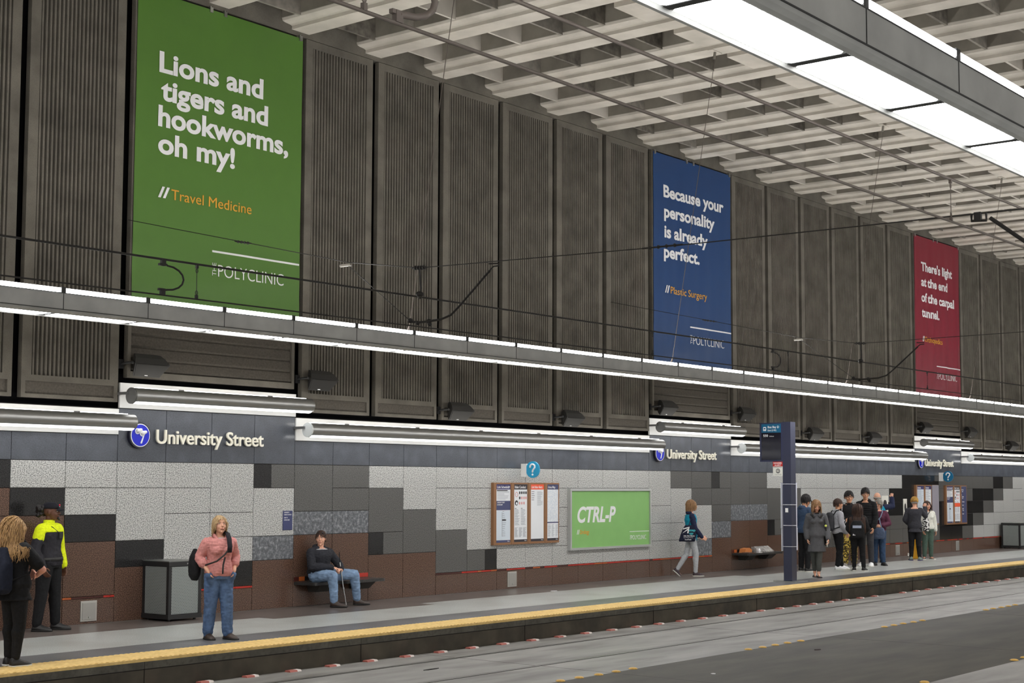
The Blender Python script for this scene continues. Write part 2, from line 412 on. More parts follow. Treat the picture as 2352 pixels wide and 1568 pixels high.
# ================================================================== LIGHT FIXTURES
PITCH = 1.20
def long_fixture(label, yfront, zl, x_off, ya, name='linear_light_fixture'):
    """suspended channel: upright grey face with a lit strip along its top, lit lenses underneath. yfront = Y of the upright face, wall side is +Y"""
    t = thing(name, label, 'light', (0, yfront, zl))
    x0, x1 = x_off-PITCH*6, x_off+PITCH*40
    mb = MB()
    prof = [(0,.235),(0,.045),(.012,.018),(.04,.0),(.075,-.004),(.10,.012),(.43,.012),(.45,-.004),(.485,.004),(.50,.03),(.50,.235)]
    mb.prism(prof, 'x', x0, x1, 0)
    mb.build('housing', M_fix, t)
    mb = MB()
    mb.box((x0, -.004, .038), (x1, .01, .046)); mb.box((x0, -.003, .228), (x1, .01, .236))
    for k in range(46):
        mb.box((x0+PITCH*k-.004, -.003, .046), (x0+PITCH*k+.004, .01, .228))
    mb.build('panel_seam', M_seam, t)
    for k in range(46):
        a = x0+PITCH*k
        mb = MB(); mb.box((a-.03, .10, .0085), (a+.03, .43, .0125)); mb.build('lens_gap', M_seam, t)
        mb = MB(); c_ = .02; xa, xb = a+.035, a+PITCH-.035
        mb.prism([(xa+c_,.105),(xb-c_,.105),(xb,.105+c_),(xb,.425-c_),(xb-c_,.425),(xa+c_,.425),(xa,.425-c_),(xa,.105+c_)], 'z', .0105, .02, 0); mb.build('lens_panel', M_lens, t)
        mb = MB(); mb.prism([(.002,.242),(-.006,.25),(-.006,.281),(.004,.290),(.05,.290),(.05,.242)], 'x', a+.04, a+PITCH-.04, 0); mb.build('light_strip', M_strip, t)
    mb = MB(); mb.prism([(.498,.242),(.506,.25),(.506,.288),(.496,.297),(.45,.297),(.45,.242)], 'x', x0+.04, x1-.04, 0); mb.build('rear_fill_strip', M_rearfill, t)
    mb = MB(); mb.box((x0+.04, .10, .238), (x1-.04, .42, .246)); mb.build('uplight_lens', M_up, t)
    for k in range(47):
        mb = MB(); mb.box((x0+PITCH*k-.03, -.002, .235), (x0+PITCH*k+.03, .06, .30)); mb.build('strip_bracket', M_seam, t)
    return t
long_fixture('long suspended grey light channel running over the far platform edge', -4.16, 4.03, -3.905, -3.6)
long_fixture('large near light channel with wide glowing panels under the ceiling', -15.66, 4.262, -7.16, -15.3)

def wall_lamp(x0, x1, z, label, dark_cap, reflect=None):
    t = thing('tube_wall_lamp', label, 'light', (x0, -.32, z), group=None)
    L = x1-x0; r = .12
    mb = MB(); a0, a1 = math.radians(-150), math.radians(100)  # body open underneath; the lens closes it
    pts = []
    for i in range(25):
        an = math.radians(-50+275*i/24)
        pts.append((-r*math.cos(an)*1.0, r*math.sin(an)))
    # pts: y (toward camera negative), z
    mb.prism(pts, 'x', .0, L, 0, smooth=True)
    mb.build('housing', M_tubeh, t)
    mb = MB(); mb.prism([(-.078,-.094),(-.05,-.112),(0,-.124),(.06,-.112),(.072,-.095),(0,-.085)], 'x', .05, L-.03, 0); mb.build('diffuser', M_tube, t)
    mb = MB(); mb.disc((-.008, 0, 0), (1,0,0), r+.004, .03, 32); mb.build('end_cap', mat('cap_dark', rgb(92,92,91), .6) if dark_cap else mat('cap_pale', rgb(206,210,210), .5), t)
    mb = MB()
    n = max(2, int(L/1.8))
    for i in range(n):
        xx = L*(i+.5)/n; mb.box((xx-.05, -.02, r-.01), (xx+.05, .31, r+.012))
    mb.box((-.05, .05, .02), (.03, .31, .06))
    mb.build('wall_bracket', mat('bracket_grey', rgb(120,120,120), .5, .6), t)
    mb = MB(); mb.box((.1, .0, r*.98), (L-.1, .09, r*.98+.012)); mb.build('top_slot', mat('lamp_slot', rgb(230,228,224), .4, emit=(1,.97,.92), estr=SLOT), t)
    return t
order = ['first and nearest', 'second', 'third']
signs = ['beneath the green banner', 'beneath the blue banner', 'beneath the red banner']
for k in range(0, 3):
    wall_lamp(k*per+.0, k*per+3.70, 3.40, 'short steel tube lamp on white board %s' % signs[k], True)
longs = ['long steel tube lamp at the left edge above two standing people', 'long steel tube lamp above the green CTRL-P poster', 'long steel tube lamp behind the bus bay sign', 'long steel tube lamp running off the right edge above the far bin']
for i, k in enumerate((-1, 0, 1, 2)):
    a = max(k*per+4*T, XL)
    wall_lamp(a, k*per+per+.03, 2.995, longs[i], False)
# ================================================================== BANNERS
def banner(x0, cloth_col, label, lines, gold, sl, logo, z_crease):
    xa, xb, zb, zt = x0+.15, x0+3.66, 4.86, 9.82
    t = thing('wall_banner', label, 'banner', (x0+1.9, -.06, zb))
    O = Vector(t.location)
    def disp(x, z):
        u = (x-xa); v = zt-z
        return .006*math.sin(u*2.1+.6)+.003*math.sin(v*3.1+u)+z_crease*(.010*math.sin(u*7.3+v*.35)+.006*math.sin(u*13.+v*.2))*min(1, v/2.)+.006*math.sin(v*9+u*1.5)*max(0, (v-4.0))
    mb = MB(); nx, nz = 60, 80; vs = []
    for side in (0, .004):
        for j in range(nz+1):
            for i in range(nx+1):
                x = xa+(xb-xa)*i/nx; z = zb+(zt-zb)*j/nz; vs.append((x-O.x, -.055+disp(x,z)+side-O.y, z-O.z))
    fs = []; n = (nx+1)*(nz+1)
    for j in range(nz):
        for i in range(nx):
            a = j*(nx+1)+i; fs.append((a, a+1, a+nx+2, a+nx+1)); fs.append((n+a, n+a+nx+1, n+a+nx+2, n+a+1))
    mb.add(vs, fs, 0, True); mb.build('cloth', cloth_col, t, fix=False)
    def lettering(items, m, lab):
        mb = MB()
        for body, xx0, xx1, z, cap, bold in items:
            if body == 'rule':
                nr = 16
                for r_ in range(nr): mb.box((xx0+(xx1-xx0)*r_/nr, -.003, z), (xx0+(xx1-xx0)*(r_+1)/nr, .0, z+cap))
                continue
            if body == 'THE': write(mb, body, (xx1, 0, z), (0,0,1), (-1,0,0), xx0, cap, bold, thick=.003); continue
            if body == '//':
                for q in (0, .42):
                    a = xx0+(xx1-xx0)*q; wd = (xx1-xx0)*.22; sh = (xx1-xx0)*.36
                    mb.prism([(a,z),(a+wd,z),(a+wd+sh,z+cap),(a+sh,z+cap)], 'y', -.003, 0)
                continue
            write(mb, body, (xx0, 0, z), R_, U_, xx1-xx0, cap, bold, thick=.003)
        mb.v = [(x-O.x, y-.0615+disp(x,z)-O.y, z-O.z) for x, y, z in mb.v]
        return mb.build('lettering', m, t)
    lettering(lines+sl+logo, M_txt, 'white'); tag(lettering(gold, M_gold, 'gold'), 'gold lettering')
    for dx in (.06, 1.45, 1.75, 3.45):
        mb = MB(); xx = xa+dx; mb.box((xx-.03, -.075, zt-.05), (xx+.03, -.03, zt+.035)); mb.box((xx-.012, -.05, zt), (xx+.012, .02, zt+.06))
        mb.v = [(x-O.x, y-O.y, z-O.z) for x, y, z in mb.v]; mb.build('banner_clip', M_steel, t)
    return t
def logo(x0): return [('rule', x0+1.713, x0+3.64, 5.825, .032, 0), ('POLYCLINIC', x0+1.84, x0+3.28, 5.437, .21, -.008), ('THE', .21, x0+1.80, 5.445, .085, -.006)]
def vinyl(n, c): return noisy(n, [(.3, c), (.7, tuple(x*1.06 for x in c))], 3, 4, .5, bump=.05, bscale=8)
B = .030
banner(0, vinyl('green_vinyl', rgb(74,112,40)), 'big green hanging banner reading Lions and tigers and hookworms oh my',
    [('Lions and', .577, 2.75, 8.57, .335, B), ('tigers and', .621, 2.87, 8.13, .335, B), ('hookworms,', .578, 3.34, 7.705, .335, B), ('oh my!', .59, 2.15, 7.275, .335, B)],
    [('Travel Medicine', .865, 2.53, 6.56, .175, 0)], [('//', .606, .83, 6.56, .18, 0)], logo(0), .15)
q = per
banner(q, vinyl('blue_vinyl', rgb(12,56,106)), 'blue hanging banner reading Because your personality is already perfect',
    [('Because your', 15.2, 17.93, 8.82, .29, B), ('personality', 15.22, 17.5, 8.345, .29, B), ('is already', 15.23, 17.16, 7.87, .29, B), ('perfect.', 15.21, 16.78, 7.395, .29, B)],
    [('Plastic Surgery', 15.49, 17.1, 6.56, .175, 0)], [('//', 15.245, 15.45, 6.56, .18, 0)], logo(q), .4)
q = 2*per
banner(q, vinyl('red_vinyl', rgb(124,26,46)), 'red hanging banner reading There is light at the end of the carpal tunnel',
    [("There's light", 29.89, 32.32, 8.76, .28, B), ('at the end', 29.87, 31.93, 8.285, .28, B), ('of the carpal', 29.87, 32.44, 7.80, .28, B), ('tunnel.', 29.89, 31.23, 7.325, .28, B)],
    [('Orthopedics', 30.07, 31.44, 6.55, .17, 0)], [('//', 29.9, 30.06, 6.55, .17, 0)], logo(q), 1.2)

# ================================================================== STATION NAME, ROUNDELS
M_ivory = mat('ivory_letters', rgb(236,232,216), .5); M_disc = mat('enamel_blue', rgb(28,40,196), .18); M_rim = mat('roundel_rim', rgb(26,26,44), .4); M_whitee = mat('white_enamel2', rgb(240,240,242), .3)
where = ['left, under the first short lamp', 'middle, beside the green poster', 'right, beyond the waiting crowd']
for k in range(3):
    t = thing('station_name_lettering', 'raised ivory University Street letters on slate, %s' % where[k], 'sign', (k*per+1.79, -.0, 2.70))
    mb = MB(); write(mb, 'University Street', (-1.104, -.03, 0), R_, U_, 2.21, .225, .012, thick=.03); mb.build('letters', M_ivory, t)
    t = thing('station_roundel', 'round blue sign with white opera glasses emblem, %s' % where[k], 'sign', (k*per+.365, 0, 2.815))
    mb = MB(); mb.disc((0, -.03, 0), (0,1,0), .20, .06, 48); mb.build('rim', M_rim, t)
    mb = MB(); mb.disc((0, -.064, 0), (0,1,0), .178, .012, 48); mb.build('white_ring', M_whitee, t)
    mb = MB(); mb.disc((0, -.068, 0), (0,1,0), .165, .012, 48); mb.build('disc', M_disc, t)
    mb = MB()                                             # opera glasses: two barrels, eyepieces, long handle
    for (cx, cz) in ((-.062, .062), (.028, .030)):
        mb.disc((cx, -.077, cz), (0,1,0), .046, .010, 24); mb.cone((cx+.01, -.077, cz+.006), (cx+.062, -.077, cz+.022), .034, .026)
    mb.cone((.062, -.077, .012), (.012, -.077, -.115), .009, .014); mb.cone((-.02, -.077, .05), (.03, -.077, .032), .016, .016)
    mb.cone((.085, -.077, .048), (.062, -.077, .012), .016, .012)
    mb.build('emblem', M_whitee, t)
    mb = MB()
    for (cx, cz) in ((-.062, .062), (.028, .030)):
        mb.tube([(cx+.03*math.cos(a*PI/10), -.083, cz+.03*math.sin(a*PI/10)) for a in range(21)], .0035, 5, caps=False)
    mb.build('lens_ring', mat('ring_grey', rgb(150,152,170), .4), t)

# ================================================================== POSTERS AND BOARDS
def ctrl_p():
    t = thing('framed_poster', 'framed green CTRL-P Urology poster on the pale granite wall', 'poster', (11.5, 0, .70)); w, h = 3.10, 1.30
    mb = MB()
    for a, b in (((0,-.085,0),(w,.0,.05)), ((0,-.085,h-.05),(w,.0,h)), ((0,-.085,.05),(.05,.0,h-.05)), ((w-.05,-.085,.05),(w,.0,h-.05))): mb.box(a, b)
    mb.build('frame', mat('aluminium', rgb(196,198,196), .35, .6), t)
    mb = MB(); mb.box((.05, -.05, .05), (w-.05, -.02, h-.05)); mb.build('poster_sheet', vinyl('poster_green', rgb(128,178,104)), t)
    mb = MB(); y = -.051
    write(mb, 'CTRL-P', (.29, y, .59), R_, U_, 1.43, .335, .03, .22, .002)
    for a in (.27, .315): mb.prism([(a,.33),(a+.02,.33),(a+.05,.43),(a+.03,.43)], 'y', y-.002, y)
    mb.box((2.26, y-.002, .342), (w-.05, y, .355)); write(mb, 'POLYCLINIC', (2.325, y, .172), R_, U_, .60, .10, -.006, 0, .002)
    write(mb, 'THE', (2.315, y, .175), (0,0,1), (-1,0,0), .095, .04, 0, 0, .002); mb.build('lettering', M_txt, t)
    mb = MB(); write(mb, 'Urology', (.385, y, .335), R_, U_, .34, .095, .012, 0, .002); tag(mb.build('lettering', M_gold, t), 'gold lettering')
ctrl_p()
M_bronze = mat('bronze_frame', rgb(146,106,74), .4, .2); M_paper = mat('poster_white', rgb(226,229,233), .35); M_pale = mat('poster_pale_blue', rgb(206,216,226), .35)
M_hnavy = mat('header_navy', rgb(52,50,104), .4); M_hdark = mat('header_charcoal', rgb(50,46,54), .4); M_hred = mat('header_orange', rgb(238,92,56), .4); M_hblue = mat('header_slate_blue', rgb(66,72,108), .4)
M_ink = mat('ink_grey', rgb(150,154,162), .6); M_inkd = mat('ink_dark', rgb(40,40,46), .6); M_inkr = mat('ink_red', rgb(214,92,84), .6); M_mapg = noisy('map_print', [(.42, rgb(206,214,224)), (.62, rgb(228,231,234))], 30, 5, .4)
def board(x, z0, wd, ht, label, header, htxt, foot, body, name='information_board', group=None, dp=.07, xl=None):
    """upright bronze-framed case; body(mb dict, w, h) draws the sheet"""
    t = thing(name, label, 'sign', (x, 0, z0), group=group); fr = .045
    mb = MB()
    for a, b in (((0,-dp,0),(wd,0,fr)), ((0,-dp,ht-fr*.7),(wd,0,ht)), ((0,-dp,fr),(.085,0,ht-fr*.7)), ((wd-.02,-dp,fr),(wd,0,ht-fr*.7))): mb.box(a, b)
    mb.build('frame', M_bronze, t)
    a, b, c, d = .085, wd-.02, fr, ht-fr*.7
    mb = MB(); mb.box((a, -dp+.008, c), (b, -.01, d)); mb.build('sheet', M_paper, t)
    y = -dp+.0075
    if header:
        mb = MB(); mb.box((a, y-.002, d-.105), (b, y, d)); mb.build('header_band', header, t)
        mb = MB(); write(mb, htxt, (a+.03, y-.002, d-.08), R_, U_, min((b-a)*.82, .05*len(htxt)*.62), .052, .014, 0, .001)
        if htxt.startswith('Link S'): mb.prism([(b-.055,d-.03),(b-.02,d-.05),(b-.045,d-.09),(b-.04,d-.055),(b-.065,d-.04)], 'y', y-.003, y-.002)
        mb.build('lettering', M_txt, t)
    if foot:
        mb = MB(); mb.box((a, y-.002, c), (b, y, c+.05)); mb.build('footer_band', foot, t)
        mb = MB(); write(mb, 'Metro', (b-.085, y-.002, c+.016), R_, U_, .065, .02, .01, 0, .001); mb.build('lettering', M_txt, t)
    parts = {}
    def P(m):
        if m.name not in parts: parts[m.name] = (MB(), m)
        return parts[m.name][0]
    body(P, a, b, c+.05, d-.105, y)
    nm = {'ink_grey':'printed_text', 'ink_dark':'printed_text', 'ink_red':'printed_symbol', 'poster_pale_blue':'map_field', 'header_slate_blue':'title_band', 'map_print':'map_field', 'white_print':'lettering', 'header_orange':'title_band', 'grey_lilac':'blank_sheet', 'header_charcoal':'title_band'}
    for k_, (m_, mm) in parts.items(): m_.build(nm.get(k_, 'printed_panel'), mm, t)
    return t
def lines(mb, x0, x1, z1, z0, step, y, r, h=.008):
    z = z1
    while z > z0:
        mb.box((x0, y-.0015, z-h), (x0+(x1-x0)*r.uniform(.55, 1), y, z)); z -= step
def b_sched(P, a, b, c, d, y):
    r = random.Random(2); h = d-c
    P(M_hblue).box((a, y-.0015, d-.44*h*.93), (b, y, d-.225*h)); lines(P(M_ink), a+.03, b-.03, d-.035, d-.2*h, .022, y, r, .006); P(M_inkd).box((a+.02, y-.002, d-.03), (b-.09, y, d-.012))
    mb = P(M_txt); write(mb, 'UNIVERSITY STREET', (a+.03, y-.002, d-.225*h-.045), R_, U_, .24, .028, .01, 0, .001); write(mb, 'STATION MAP', (a+.03, y-.002, d-.225*h-.09), R_, U_, .17, .028, .01, 0, .001)
    P(M_pale).box((a+.01, y-.001, c+.01), (b-.01, y, d-.42*h)); P(M_inkd).box((a+.185, y-.003, c+.07), (a+.189, y, d-.45*h)); P(M_inkd).box((a+.19, y-.003, c+.385), (a+.31, y, c+.41))
    for i in range(14): z = c+.08+i*.037; P(M_ink).box((a+.2, y-.003, z), (a+.2+r.uniform(.05,.11), y, z+.009))
def b_conduct(P, a, b, c, d, y):
    r = random.Random(3); w = b-a
    P(M_inkr).tube([(a+.085+.04*math.cos(q*PI/12), y-.002, d-.1+.045*math.sin(q*PI/12)) for q in range(25)], .004, 4, caps=False)
    P(M_inkd).disc((a+.085, y-.001, d-.27), (0,1,0), .052, .002, 20); P(M_paper2).disc((a+.09, y-.0025, d-.28), (0,1,0), .028, .002, 16)
    for j in range(3):
        for i in range(4):
            if j == 2 and i == 3: continue
            dark = j == 0 or (j == 1 and i == 0); cx, cz = a+.19+i*.068, d-.065-.105*j
            (P(M_inkd) if dark else P(M_inkr)).disc((cx, y-.001, cz), (0,1,0), .024 if dark else .012, .002, 14, ry=.03)
    for i in (0, 1):
        lines(P(M_ink), a+.03+i*.2, a+.19+i*.2, d-.4, c+.28, .018, y, r, .007); P(M_inkd).box((a+.03+i*.2, y-.002, d-.385), (a+.08+i*.2, y, d-.375))
    for i in (0, 1, 2): lines(P(M_ink), a+.03+i*.135, a+.14+i*.135, c+.24, c+.05, .013, y, r, .006)
def b_alert(P, a, b, c, d, y):
    r = random.Random(4); lines(P(M_inkd), a+.03, a+.17, d-.04, d-.22, .042, y, r, .009); lines(P(M_ink), a+.22, b-.03, d-.04, d-.34, .02, y, r, .006)
def b_map(P, a, b, c, d, y):
    r = random.Random(5); P(M_mapg).box((a+.01, y-.001, c+.34), (b-.01, y, d-.01)); P(M_hblue).box((a, y-.002, c+.31), (b, y, c+.335))
    for i in (0, 1, 2): lines(P(M_ink), a+.03+i*.13, a+.13+i*.13, c+.28, c+.04, .017, y, r, .006)
M_paper2 = mat('ink_white', rgb(226,229,233), .4)
board(8.955, .885, .555, 1.235, 'bronze-framed Link Schedule board, leftmost of four under the question mark sign', M_hnavy, 'Link Schedule', M_hblue, b_sched)
board(9.52, .885, .54, 1.235, 'bronze-framed Rider Conduct board with small prohibition symbols', M_hdark, 'Rider Conduct', M_hdark, b_conduct)
board(10.07, .885, .545, 1.235, 'bronze-framed board with orange Link Rider Alerts header', M_hred, 'Link Rider Alerts', M_hdark, b_alert)
board(10.625, .885, .49, 1.235, 'bronze-framed Area Map board, rightmost of four beside the green poster', M_hblue, 'Area Map', M_hdark, b_map)
def b_text(P, a, b, c, d, y):
    r = random.Random(8); P(M_pale).box((a+.01, y-.001, c), (b-.01, y, d)); lines(P(M_ink), a+.03, b-.03, d-.03, c+.02, .025, y, r, .008)
def b_text2(P, a, b, c, d, y):
    r = random.Random(9); lines(P(M_ink), a+.03, b-.03, d-.03, c+.02, .03, y, r, .009)
M_lilac = mat('grey_lilac', rgb(140,136,146), .5)
def b_blank(P, a, b, c, d, y): P(M_lilac).box((a-.08, y-.03, c-.05), (b+.015, y, d+.13))
board(29.2, .885, .60, 1.235, 'far bronze case with pale blue timetable behind the two talking women', M_hnavy, 'Schedule', M_hdark, b_text)
board(29.81, .885, .54, 1.235, 'far bronze case with white timetable sheet, middle of the far left set', M_hnavy, 'Schedule', M_hdark, b_text2)
board(30.36, .885, .50, 1.235, 'far case covered by a plain grey lilac sheet', None, '', None, b_blank)
board(31.46, .875, .60, 1.235, 'far bronze Link Schedule case, first of three under the far question mark', M_hnavy, 'Link Schedule', M_hblue, b_sched)
def b_cond2(P, a, b, c, d, y):
    b_conduct(P, a, b, c, d, y); P(M_hred).box((a, y-.003, c+.46), (b, y, c+.58))
board(32.07, .875, .56, 1.235, 'far bronze Rider Conduct case with a red bar across', M_hdark, 'Rider Conduct', M_hdark, b_cond2)
def b_navy(P, a, b, c, d, y):
    P(M_hblue).box((a-.08, y-.004, c-.05), (b, y, d+.1)); mb = P(M_txt)
    for i, s in enumerate(('Bus Bays', '  East', '', 'A', '  Route', '  550', '', '  Bellevue', '', '  Bay B', '', '  Bay C', '  West', '', '  Bay D')):
        if s.strip(): write(mb, s.strip(), (a+.0+.03*(len(s)-len(s.lstrip())), y-.005, d-.02-i*.055), R_, U_, None, .038, .012, 0, .001)
board(32.64, .875, .52, 1.235, 'far dark navy panel with white bus bay list', None, '', None, b_navy)

def plaque():
    t = thing('wall_plaque', 'small navy University Street Station plaque on pale granite', 'sign', (3.40, 0, 1.30))
    mb = MB(); mb.cbox((0, -.014, 0), (.215, .0, .325), .004); mb.build('plate', mat('plaque_navy', rgb(58,64,104), .4), t)
    mb = MB()
    for s, w_, z in (('UNIVERSITY', .12, .288), ('STREET STATION', .165, .25), ('LINE TO', .08, .20), ('ANGLE LAKE', .125, .162)): write(mb, s, (.02, -.0142, z), R_, U_, w_, .020, .012, 0, .001)
    mb.build('lettering', M_txt, t)
plaque()
def question(x, label, col):
    t = thing('information_sign', label, 'sign', (x, 0, 2.38))
    mb = MB(); mb.box((-.02, -.14, -.14), (.02, 0, .125)); mb.build('bracket', M_board, t)
    mb = MB(); mb.disc((0, -.295, .005), (1,0,0), .168, .036, 40); mb.build('disc', mat(col[0], col[1], .4), t)
    mb = MB()
    for sgn in (-1, 1):
        r, u = ((0,-sgn*-1,0), U_)
        right = (0,-1,0) if sgn < 0 else (0,1,0)
        # thick hooked question mark
        pts = [(-.058,.045),(-.052,.078),(-.02,.103),(.022,.103),(.056,.080),(.06,.042),(.038,.012),(.012,-.012),(.003,-.05)]
        ysgn = -1 if sgn < 0 else 1
        P3 = [(sgn*.020, -.295+ysgn*a, .008+b) for a, b in pts]
        n = len(P3)
        for i in range(n-1): mb.cone(P3[i], P3[i+1], .0185, .0185, 8)
        mb.ball((sgn*.020, -.295+ysgn*.003, .008-.105), (.0185,.023,.023), 12, 8)
    mb.build('question_mark', M_whitee, t)
question(9.93, 'round blue question mark sign on bracket above the four boards', ('q_blue', rgb(42,158,202)))
question(31.12, 'round teal question mark sign above the far boards', ('q_teal', rgb(16,106,148)))

# ================================================================== BUS BAY POLE
def pole_sign():
    t = thing('bus_bay_post', 'navy bus bay post with Bus Bay D display panel near platform edge', 'sign post', (15.47, -3.13, 0))
    mb = MB(); mb.box((-.11, -.085, .012), (.11, .115, 3.475)); mb.build('post', M_navy, t)
    mb = MB(); mb.box((-.28, -.26, 0), (.28, .28, .014)); mb.build('base_plate', M_steel, t)
    mb = MB(); mb.box((-.11, .115, 2.605), (.05, .675, 3.465)); mb.build('panel_case', mat('case_navy', rgb(46,50,78), .45), t)
    mb = MB(); mb.box((-.116, .15, 3.245), (-.11, .63, 3.435)); mb.build('header_band', M_teal, t)
    mb = MB(); mb.box((-.116, .15, 2.645), (-.11, .63, 3.243)); mb.build('screen', mat('dark_screen', rgb(20,20,34), .12), t)
    mb = MB(); X = -.1165
    write(mb, 'Bus Bay D', (X, .47, 3.345), (0,-1,0), U_, .28, .05, .018, 0, .001); write(mb, 'East (I-90)', (X, .47, 3.28), (0,-1,0), U_, .21, .036, .012, 0, .001)
    write(mb, '550', (X, .585, 3.155), (0,-1,0), U_, .12, .052, .018, 0, .001); write(mb, 'Bellevue', (X, .43, 3.155), (0,-1,0), U_, .11, .024, .01, 0, .001)
    # bus pictogram
    mb.prism([(.585,3.29),(.585,3.355),(.575,3.372),(.52,3.372),(.51,3.355),(.51,3.29),(.522,3.29),(.522,3.28),(.535,3.28),(.535,3.29),(.56,3.29),(.56,3.28),(.573,3.28),(.573,3.29)], 'x', X-.001, X)
    mb.build('lettering', M_txt, t)
    mb = MB(); mb.box((X-.003, .525, 3.32), (X-.001, .57, 3.352)); mb.build('pictogram_window', M_teal, t)
    mb = MB(); mb.box((-.122, -.01, 1.5), (-.11, .055, 1.59)); mb.build('call_button', M_whitee, t)
    s = thing('warning_sign', 'small red and white Danger Alert sign hung under the display panel', 'sign', (15.36, -3.015, 2.295))
    mb = MB(); mb.box((0, .0, 0), (.012, .24, .31)); mb.build('plate', mat('sign_pale', rgb(216,216,210), .4), s)
    mb = MB(); mb.box((-.002, .0, .205), (0, .24, .31)); mb.build('red_band', mat('sign_red', rgb(186,36,30), .4), s)
    mb = MB(); write(mb, 'DANGER', (-.002, .22, .262), (0,-1,0), U_, .20, .034, .018, 0, .001); write(mb, 'ALERT', (-.002, .20, .216), (0,-1,0), U_, .16, .034, .018, 0, .001); mb.build('lettering', M_txt, s)
    mb = MB(); write(mb, 'LOOK BOTH WAYS', (0, .225, .178), (0,-1,0), U_, .21, .016, .012, 0, .001); mb.disc((-.001, .115, .105), (1,0,0), .05, .003, 24); write(mb, 'TRAINS AND BUSES', (0, .2, .025), (0,-1,0), U_, .17, .012, .01, 0, .001); mb.build('symbol', M_inkd, s)
    mb = MB(); mb.disc((-.003, .115, .105), (1,0,0), .036, .003, 20); mb.build('symbol_field', MATS['sign_pale'], s)
    mb = MB(); mb.tube([(-.005, .135, .085), (-.005, .095, .085), (-.005, .09, .115), (-.005, .125, .125)], .007, 6); mb.build('bus_symbol', M_inkd, s)
    mb = MB(); mb.box((.0, .08, .308), (.01, .09, .3095)); mb.build('hook', M_steel, s)
    # sheets of white board strapped behind the post
    pw = thing('strapped_board', 'tall white cardboard strip strapped behind the navy post', 'board', (15.68, -2.99, .655))
    for i, (z0, z1) in enumerate(((0, .495), (.498, .98), (.983, 1.49))):
        mb = MB(); o = (.01, -.006, .0)[i]; mb.box((-.37+o, -.004, z0), (.37+o, .004, z1)); mb.build('sheet', mat('board_lilac', rgb(208,211,226), .6), pw)
    for z in (.10, .56, 1.01, 1.46):
        mb = MB()
        o_ = Vector((.21, .14, .655)); mb.tube([o_+Vector(q_) for q_ in ((-.36, -.012, z-.01), (-.328, -.03, z), (-.326, -.232, z), (-.09, -.232, z-.004), (-.085, -.03, z), (.3, -.012, z))], .005, 6); mb.build('strap', mat('white_cord', rgb(222,222,228), .6), t)
pole_sign()

# ================================================================== BENCHES, BINS, HATCHES
def bench(x0, label):
    t = thing('wall_bench', label, 'bench', (x0, 0, 0))
    mb = MB(); mb.prism([(.0,0),(1.80,0),(1.80,-.40),(1.775,-.445),(1.74,-.455),(.10,-.455),(.07,-.44),(.055,-.40)], 'z', .37, .42)
    mb.build('seat', noisy('bench_stone', [(.36, rgb(30,30,31)), (.64, rgb(62,60,59))], 80, 2, .3), t)
    for a in (.30, 1.30):
        mb = MB(); vs = [(a,0,.37),(a+.36,0,.37),(a+.36,-.34,.37),(a,-.34,.37),(a+.03,0,.24),(a+.33,0,.24),(a+.33,-.20,.24),(a+.03,-.20,.24)]
        mb.add(vs, [(0,1,2,3),(4,7,6,5),(0,4,5,1),(1,5,6,2),(2,6,7,3),(3,7,4,0)]); mb.build('support_bracket', mat('bench_support', rgb(62,60,57), .6), t)
    return t
bench(3.68, 'dark stone wall bench on which a man with a cane sits')
bench(4*T+per+.02, 'dark stone wall bench littered with papers, behind the navy post')
def litter():
    x = 20*T+.02
    t = thing('cardboard_box', 'flattened grey cardboard box leaning on the littered bench', 'box', (x+1.0, -.28, .42))
    mb = MB(); mb.prism([(-.12,0),(-.12,.025),(.06,.15),(.13,.14),(.13,0)], 'x', -.30, .42); mb.build('box', noisy('worn_card', [(.3, rgb(96,94,92)), (.7, rgb(178,174,170))], 9, 5, .8), t)
    mb = MB(); mb.box((-.28, .13, .0), (.40, .135, .13)); mb.build('flap', mat('card_white', rgb(200,196,190), .8), t)
    mb = MB(); mb.box((-.31, -.14, -.0), (-.29, -.05, .11)); mb.box((-.36, -.20, 0), (-.28, -.1, .01)); mb.ball((-.34, -.14, .05), (.03,.05,.05), 8, 6); o = mb.build('paper_cup', M_whitee)
    o.location = (x+.98, -.26, .42); tag(o, 'crumpled white paper wrapper on the littered bench', 'litter')
    mb = MB(); mb.prism([(.0,0),(.34,.0),(.36,.07),(.24,.12),(.05,.1)], 'y', -.12, .05); o = mb.build('paper_bag', mat('paper_orange', rgb(196,120,62), .8)); o.location = (x+.26, -.10, .42)
    tag(o, 'crushed orange brown paper bag at left end of littered bench', 'bag')
    mb = MB(); mb.box((0,0,0), (.34,.26,.012)); mb.box((.05,.03,.012), (.3,.22,.02)); o = mb.build('newspaper', mat('newsprint_brown', rgb(92,66,52), .8)); o.location = (x+.06, -.44, .42)
    tag(o, 'folded brown newspaper on the littered bench front edge', 'newspaper')
litter()
